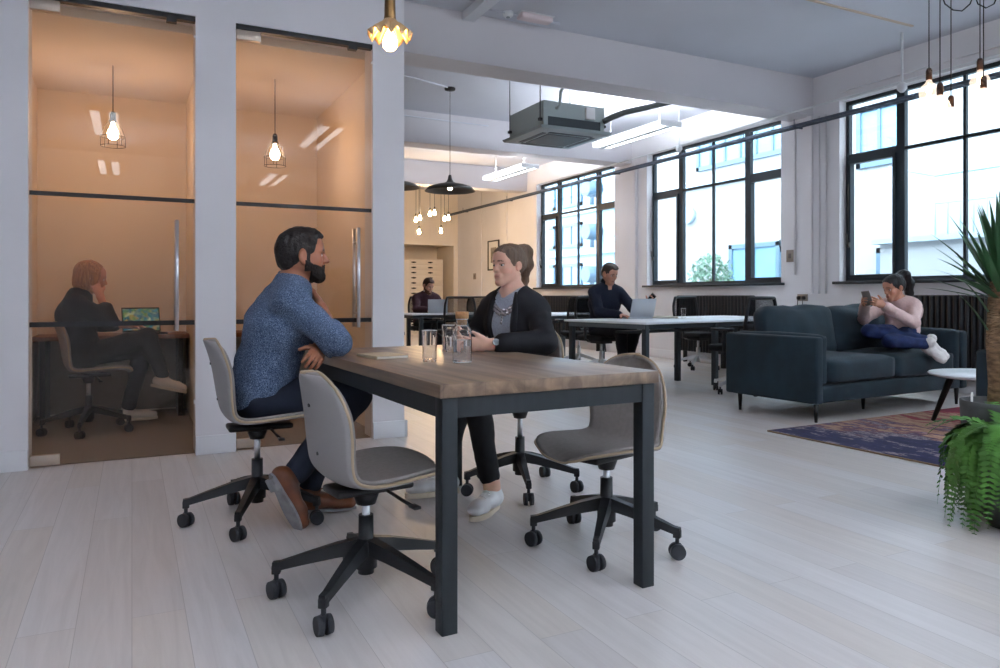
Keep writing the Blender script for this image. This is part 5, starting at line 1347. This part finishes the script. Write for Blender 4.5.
# ---------------------------------------------------------------- 6. woman in the booth
J = dict(hipL=A(-.33,6.46,.57),hipR=A(-.33,6.29,.57),chest=A(-.385,6.37,.88),neck=A(-.345,6.36,1.04),shL=A(-.35,6.54,.965),shR=A(-.375,6.195,.965),
 elL=A(-.22,6.60,.80),wrL=A(-.01,6.52,.785),elR=A(-.15,6.16,.835),wrR=A(-.215,6.235,1.03),
 knL=A(.09,6.47,.60),knR=A(.11,6.40,.70),anL=A(-.03,6.60,.115),anR=A(.22,6.38,.385),toL=A(.19,6.62,.03),toR=A(.40,6.36,.29),front=A(1,0,0))
J['snR'] = nrm(A(.25,0,.97))
F = Frame((-.275,6.345,1.155),(.96,.18,-.15),sc=1.0)
cb = skin_mat('skin_rose', rgb(206,152,128), rgb(170,100,92), rgb(100,74,54))
hb = [dict(wrist=J['wrR'],d=(-.35,.35,.87),n=(-.3,.9,-.2),thumb=-1,curl=(.2,.4,.4),sc=.92),dict(wrist=J['wrL'],d=(.9,.2,-.1),n=(0,0,-1),thumb=-1,curl=(.25,.4,.3),sc=.92)]
B, o = person(J, 'woman in black inside the left glass booth, hand to her ear', cb, F, .006, .94, True, hb)
S = garment_top(J, .016, .94, True, .45, r=(.054,.050,.046,.036)); S.cap(J['neck']+A(0,0,.03),F(0,-.02,-.03),.060,.066,.012,cut=True)
mk('top', S, .0045, mat('black_jersey', rgb(16,16,18), .85), B, o, .006, 10., 2.)
S = trousers(J, .011, .94, .93); mk('trousers', S, .0045, mat('black_trousers', rgb(20,22,26), .85), B, o, .004, 12., 3.)
for s in 'LR': shoe(J, s, mat('cream_slip_on', rgb(214,206,194), .6), M_wsole, B, o, .94, .006, .006, 0, .02)
S = SDF(); S.ell(F(0,-.022,.04),A(.084,.106,.096),F.R,.02); S.ell(F(0,-.045,-.03),A(.083,.078,.085),F.R,.03)
for sd in (-1,1): S.cap(F(sd*.066,.015,.03),F(sd*.074,.01,-.085),.022,.024,.03); 
S.box(F(0,.14,-.05),A(.055,.085,.125),F.R@np.array(R3(x=-.12)),.014,.006,cut=True); S.box(F(0,0,-.205),A(.2,.2,.08),F.R,.01,.004,cut=True)
v, qd = S.mesh(.005); v = wrinkle(v, qd, .006, 34., 2., (1,1,.15)); np_mesh('hair', v, qd, mat('auburn_bob', rgb(172,124,84), .5, var=.3, vscale=20, stretch=(5,5,.5), bump=.4, bscale=100), B, o)
# ================================================================ things on the tables
def real_glass(name, ior, col=(1,1,1,1)):
    m = bpy.data.materials.new(name); m.use_nodes = True; nt = m.node_tree; nt.nodes.clear()
    g = nt.nodes.new('ShaderNodeBsdfGlass'); g.inputs['Roughness'].default_value = 0.; g.inputs['IOR'].default_value = ior; g.inputs[0].default_value = col
    o = nt.nodes.new('ShaderNodeOutputMaterial'); nt.links.new(g.outputs[0], o.inputs[0]); return m
M_glass = real_glass('drinking_glass', 1.45); M_water = real_glass('water', 1.33, (.98,.99,1,1))
def tumbler(x, y, z, label, water=.0, h=.125, r=.031, group='plain water glasses'):
    t = empty('water_glass', (x,y,z), 0, label, 'glass', group)
    MB().lathe(tight([(0,.0005),(r*.86,.0005),(r*.88,.003),(r,h),(r-.0013,h),(r*.88-.0011,.009),(0,.008)],.0003),n=36).build('glass', M_glass, t)
    MB().tube([(math.cos(2*PI*k/36)*r*.965,math.sin(2*PI*k/36)*r*.965,h) for k in range(36)],.0013,n=6,closed=True).build('rim', mat('glass_rim', rgb(220,228,230), .1), t)
    if water: MB().lathe(tight([(0,.0082),(r*.875-.0012,.0092),(r*(.875+.12*water)-.0016,h*water),(0,h*water)]),n=36).build('water', M_water, t)
    return t
tumbler(1.07, 2.77, TZ, 'empty-looking water glass left of the cork-stoppered carafe', .0)
tumbler(1.345, 3.235, TZ, 'water glass held in the hands of the woman in the blazer', .55)
tumbler(6.02+.0, 7.02, .745, 'water glass on the bench desk in front of the middle window', .0)
CF = empty('carafe', (1.165,2.66,TZ), 0, 'clear glass water carafe with a cork stopper on the wooden table', 'carafe')
MB().lathe(tight([(0,.0005),(.034,.0005),(.0375,.006),(.038,.115),(.036,.128),(.026,.145),(.0225,.155),(.0235,.172),(.0222,.172),(.0212,.156),(.0246,.146),(.0346,.1275),(.0366,.1145),(.0361,.007),(0,.006)],.0003),n=44).build('bottle', M_glass, CF)
MB().lathe(tight([(0,.0063),(.0358,.0073),(.0362,.09),(0,.09)]),n=44).build('water', M_water, CF)
MB().lathe([(0,.150),(.0185,.150),(.0195,.172),(.0255,.1735),(.0265,.198),(.0245,.201),(0,.201)],n=32).build('cork_stopper', mat('cork', rgb(188,142,96), .85, var=.2, vscale=120), CF)
for z in (.004,.172): MB().tube([(math.cos(2*PI*k/40)*(.036 if z < .1 else .0225),math.sin(2*PI*k/40)*(.036 if z < .1 else .0225),z) for k in range(40)],.0014,n=6,closed=True).build('rim', mat('glass_rim', rgb(220,228,230), .1), CF)
NB = empty('notebook', (.965,3.06,TZ), math.radians(8), 'closed cream notebook lying by the folded arms of the man', 'notebook')
MB().b2((-.07,-.10,.0015),(.07,.10,.011)).build('pages', mat('paper', rgb(226,220,206), .8), NB)
c = MB(); c.b2((-.073,-.103,.0),(.073,.103,.0016),.0006); c.b2((-.073,-.103,.011),(.073,.103,.0128),.0006); c.b2((-.0745,-.103,0),(-.071,.103,.0128)); c.build('cover', mat('cream_cover', rgb(196,180,150), .7), NB)
# ---------------------------------------------------------------- laptops and phones
M_alu = mat('laptop_aluminium', rgb(196,200,206), .35, .6); M_key = mat('laptop_keys', rgb(28,28,30), .5)
def laptop(x, y, z, rz, label, lid=1.95, W_=.31, D_=.215, screen=None, logo=True, body=None):
    L = empty('laptop', (x,y,z), rz, label, 'laptop')
    MB().box((0,0,.008),(W_,D_,.015),.005).build('base', body or M_alu, L)
    k = MB()
    for r_ in range(5):
        for c_ in range(12): k.box((-W_*.42+c_*W_*.84/11,.055-r_*.021,.0163),(.018,.016,.0015))
    k.build('keyboard', M_key, L)
    R = R3(x=-(lid-PI/2)); hz = V((0,D_/2-.004,.016))
    lid_c = hz+R@V((0,0,D_/2))
    ld = MB(); ld.box(lid_c,(W_,.007,D_),.0025,R); lo = ld.build('lid', body or M_alu, L)
    s = MB(); s.box(lid_c+R@V((0,-.0040,0)),(W_*.94,.0012,D_*.88),0,R); s.build('screen', screen or mat('dim_screen', rgb(40,44,52), .15), lo)
    if logo:      # fruit mark: two lobes with a bite and a leaf
        q = MB(); out = []
        for i in range(48):
            a = 2*PI*i/48; r_ = .017*(1-.10*math.exp(-((math.sin(a)-1)/.12)**2)-.05*math.exp(-((math.sin(a)+1)/.12)**2)); px_, pz_ = math.cos(a)*r_*.95, math.sin(a)*r_
            dx, dz = px_-.0205, pz_-.002; d_ = math.hypot(dx,dz)
            if d_ < .0085: px_, pz_ = .0205+dx/d_*.0085, .002+dz/d_*.0085
            out.append((px_,pz_))
        Mx = Matrix.Translation(lid_c+R@V((0,.0036,0))) @ R.to_4x4() @ R3(x=PI/2).to_4x4()
        q.prism([(a_,b_) for a_,b_ in out],-.0008,.0002,Mx); q.prism([(.001+.005*math.cos(t)*(.6)+.002*math.sin(t),.0225+.006*math.sin(t)) for t in np.linspace(0,2*PI,12,endpoint=False)],-.0008,.0002,Mx)
        q.build('lid_mark', mat('mirror_mark', rgb(235,238,242), .1, .3), lo)
    return L
laptop(5.545, 7.33, .7455, PI+math.radians(-4), 'silver laptop in front of the man in navy', 1.87, .34, .235)
laptop(4.40, 11.02, .7455, PI+math.radians(-22), 'silver laptop in front of the man in the maroon jumper', 1.9)
# booth screen with a coloured picture
def screen_mat():
    m = bpy.data.materials.new('lit_screen_picture'); m.use_nodes = True; nt = m.node_tree; nt.nodes.clear(); L = nt.links.new
    tc = nt.nodes.new('ShaderNodeTexCoord'); vo = nt.nodes.new('ShaderNodeTexVoronoi'); vo.inputs['Scale'].default_value = 45; vo.distance = 'CHEBYCHEV'
    r = nt.nodes.new('ShaderNodeValToRGB'); e = r.color_ramp.elements; e[0].position = 0; e[0].color = rgb(10,40,60); e[1].position = 1; e[1].color = rgb(190,190,150)
    for p, c in ((.25,(20,120,150)),(.45,(90,130,60)),(.6,(200,150,60)),(.75,(30,90,120))): x = e.new(p); x.color = rgb(*c)
    sp = nt.nodes.new('ShaderNodeSeparateColor'); em = nt.nodes.new('ShaderNodeEmission'); o = nt.nodes.new('ShaderNodeOutputMaterial'); em.inputs[1].default_value = .22
    L(tc.outputs['Object'], vo.inputs['Vector']); L(vo.outputs['Color'], sp.inputs[0]); L(sp.outputs[0], r.inputs[0]); L(r.outputs[0], em.inputs[0]); L(em.outputs[0], o.inputs[0]); return m
BD = empty('booth_desk', (-.13,6.98,0), 0, 'narrow brown desk along the back of the left booth', 'desk')
MB().b2((-.57,-.26,.665),(.565,.255,.70),.003).build('desktop', mat('walnut_desk', rgb(120,82,56), .5, var=.2, vscale=12), BD)
for x in (-.5,.5): MB().b2((x-.02,-.2,0),(x+.02,.2,.6645)).build('leg', M_dleg, BD)
BD2 = empty('booth_desk.001', (1.08,6.98,0), 0, 'narrow brown desk along the back of the right booth', 'desk')
MB().b2((-.535,-.26,.665),(.535,.255,.70),.003).build('desktop', mat('walnut_desk', rgb(120,82,56), .5, var=.2, vscale=12), BD2)
for x in (-.5,.5): MB().b2((x-.02,-.2,0),(x+.02,.2,.6645)).build('leg', M_dleg, BD2)
laptop(.10, 6.83, .7005, math.radians(14), 'open laptop with a colourful screen inside the left booth', 1.78, .30, .21, screen_mat(), False, M_bk)
def phone(c, f, up, label):
    F_ = Frame(c, f, up); r = empty('phone', c, 0, label, 'phone'); R = Matrix(F_.R.tolist())
    MB().box((0,0,0),(.072,.008,.148),.003,R).build('case', mat('grey_phone', rgb(150,140,134), .3, .5), r)
    MB().box(R@V((0,.0045,0)),(.066,.001,.138),0,R).build('screen', mat('phone_glass', rgb(14,16,20), .1), r)
phone((5.965,4.47,1.0), (.82,.30,.45), (-.4,0,.9), 'grey phone held by the woman on the sofa')
phone((5.779,7.338,.990), (-.8,-.3,-.2), (.05,-.75,.65), 'dark phone held up by the man in navy')
# papers
def papers(x, y, rz, label, n=3, s=(.21,.297), z=.7462, openbook=False):
    p = empty('papers' if not openbook else 'open_book', (x,y,z), rz, label, 'paper' if not openbook else 'book')
    if openbook:
        for sd in (-1,1):
            m = MB(); m.grid([[(sd*(.002+.15*u), -.11+.22*v, .012+.022*math.sin(u*PI*.9)*(1-.4*u)-.01*u) for u in np.linspace(0,1,8)] for v in (0,1)]); solid(m.build('page_block', mat('paper', rgb(226,220,206), .8), p, fix=False), .01)
    else:
        for k in range(n):
            m = MB(); m.box((0.006*k,.004*k,.0006+.0012*k),(s[0],s[1],.0010),0,R3(z=.12*k)); m.build('sheet', mat('paper_white', rgb(238,238,236), .8), p)
papers(5.83, 7.12, .5, 'open white book on the bench desk right of the laptop', openbook=True)
papers(5.98, 6.85, .2, 'loose white papers on the bench desk beside the glass', 5)
# ================================================================ plants
M_fern = mat('fern_green', rgb(70,120,44), .6, var=.4, vscale=6); M_yl = mat('yucca_leaf', rgb(52,92,56), .5, var=.3, vscale=5); M_trunk = mat('yucca_bark', rgb(122,96,70), .95, var=.4, vscale=22, stretch=(1,1,3), bump=.9, bscale=40)
M_pot = mat('grey_fibre_planter', rgb(78,80,80), .8, var=.1, vscale=20)
PX, PY = 3.70, 2.06
YU = empty('potted_yucca', (PX,PY,0), 0, 'tall yucca with a thick trunk in a grey planter at the right edge', 'plant')
MB().lathe([(0,.0),(.125,.0),(.138,.02),(.170,.50),(.170,.52),(.155,.52),(.150,.46),(0,.455)],n=48).build('planter', M_pot, YU)
MB().lathe([(0,.468),(.08,.47),(.149,.458)],n=32).build('soil', mat('bark_mulch', rgb(96,84,70), .95, var=.5, vscale=90, bump=.8, bscale=120), YU)
tk = MB(); tk.tube([(0.03,.0,.45),(.03,.0,.6),(.02,.01,.8),(.015,.0,1.0),(.01,.0,1.09)],[.075,.068,.064,.062,.05],n=20); tk.build('trunk', M_trunk, YU)
rnd = random.Random(11)
def blade(base, az, el, L, w_, droop, m, parent, fold=.25):
    mb = MB(); rows = []; p = V(base); e = el; N_ = 9
    for i in range(N_):
        t = i/(N_-1); c, s = math.cos(az), math.sin(az); d = V((c*math.cos(e),s*math.cos(e),math.sin(e))); sd = V((-s,c,0)); up = d.cross(sd)*-1
        ww = w_*(.55+.45*math.sin(min(1,t*2.2)*PI/2))*(1-t**2.2)+.0008
        rows.append([p+sd*ww+up*ww*fold, p, p-sd*ww+up*ww*fold]); p = p+d*(L/(N_-1)); e -= droop/(N_-1)*(.4+1.2*t)
    mb.grid(rows); return mb
for k in range(64):
    t = k/64; az = k*2.39996+rnd.uniform(-.2,.2); el = 1.48-1.25*t**1.2+rnd.uniform(-.1,.1)
    z = 1.10-.10*t
    q = (.01+.045*math.cos(az)*t, .045*math.sin(az)*t, z)
    blade(q, az, el, rnd.uniform(.34,.44)*(1-.35*max(0,t-.5)*2), rnd.uniform(.015,.021), rnd.uniform(.1,.45), M_yl, YU).build('leaf', M_yl, YU, fix=False)
for k in range(9):
    az = k*2.1+.5; blade((.03+.06*math.cos(az),.06*math.sin(az),.80+.03*k), az, 1.05, rnd.uniform(.18,.30), .011, .5, M_yl, YU).build('leaf', M_yl, YU, fix=False)
PT = empty('plant_tag', (PX-.13,PY+.06,.462), 0, 'small white plant tag stuck in the planter soil', 'tag'); MB().box((0,0,.045),(.016,.002,.11),.0008).build('tag', mat('white_tag', rgb(228,228,224), .5), PT)
FX, FY = 3.47, 1.90
FE = empty('boston_fern', (FX,FY,0), 0, 'bushy green fern hanging over its pot in front of the yucca planter', 'fern')
MB().lathe([(0,0),(.075,0),(.08,.01),(.105,.37),(.105,.385),(.094,.385),(.09,.35),(0,.345)],n=40).build('pot', M_pot, FE)
MB().lathe([(0,.346),(.089,.348),(.07,.385),(.04,.41),(0,.415)],n=20).build('root_ball', mat('fern_crown', rgb(70,66,40), .95), FE)
def frond(az, el, L, droop, seed):
    r_ = random.Random(seed); mb = MB(); p = V((.05*math.cos(az),.05*math.sin(az),.385)); e = el; N_ = 26; pts = []
    for i in range(N_):
        t = i/(N_-1); d = V((math.cos(az)*math.cos(e),math.sin(az)*math.cos(e),math.sin(e))); pts.append((p.copy(),d)); p = p+d*(L/(N_-1)); e -= droop/(N_-1)*1.6*max(.35,1-t); e = max(e,-1.48)
    mb.tube([a for a,_ in pts],[.0022*(1-.7*i/N_) for i in range(N_)],n=4)
    for i,(a,d) in enumerate(pts):
        t = i/(N_-1)
        if t < .08: continue
        ln = .060*math.sin(PI*min(1,(t*.9+.1)))**.6*(1-.55*t)+.006
        sd = V((-math.sin(az),math.cos(az),0)); up = sd.cross(d)
        for s in (-1,1):
            dr = (sd*s+d*.35+up*r_.uniform(-.25,.15)).normalized(); wv = d*(ln*.23)
            q = [a-wv*.6, a+dr*ln*.5-wv, a+dr*ln, a+dr*ln*.5+wv, a+wv*.6]
            vs = [mb.bm.verts.new(x) for x in q]; mb.bm.faces.new(vs)
    return mb
for k in range(98):
    u = ((k*7)%14)/13.
    az = k*2.39996+rnd.uniform(-.2,.2)
    if k % 5 < 3: frond(az, .95-.7*u+rnd.uniform(-.15,.15), rnd.uniform(.46,.60), rnd.uniform(3.6,4.6), k).build('frond', M_fern, FE, fix=False)
    else: frond(az, 1.30-.9*u+rnd.uniform(-.15,.15), rnd.uniform(.24,.34), rnd.uniform(1.8,2.8), k).build('frond', M_fern, FE, fix=False)
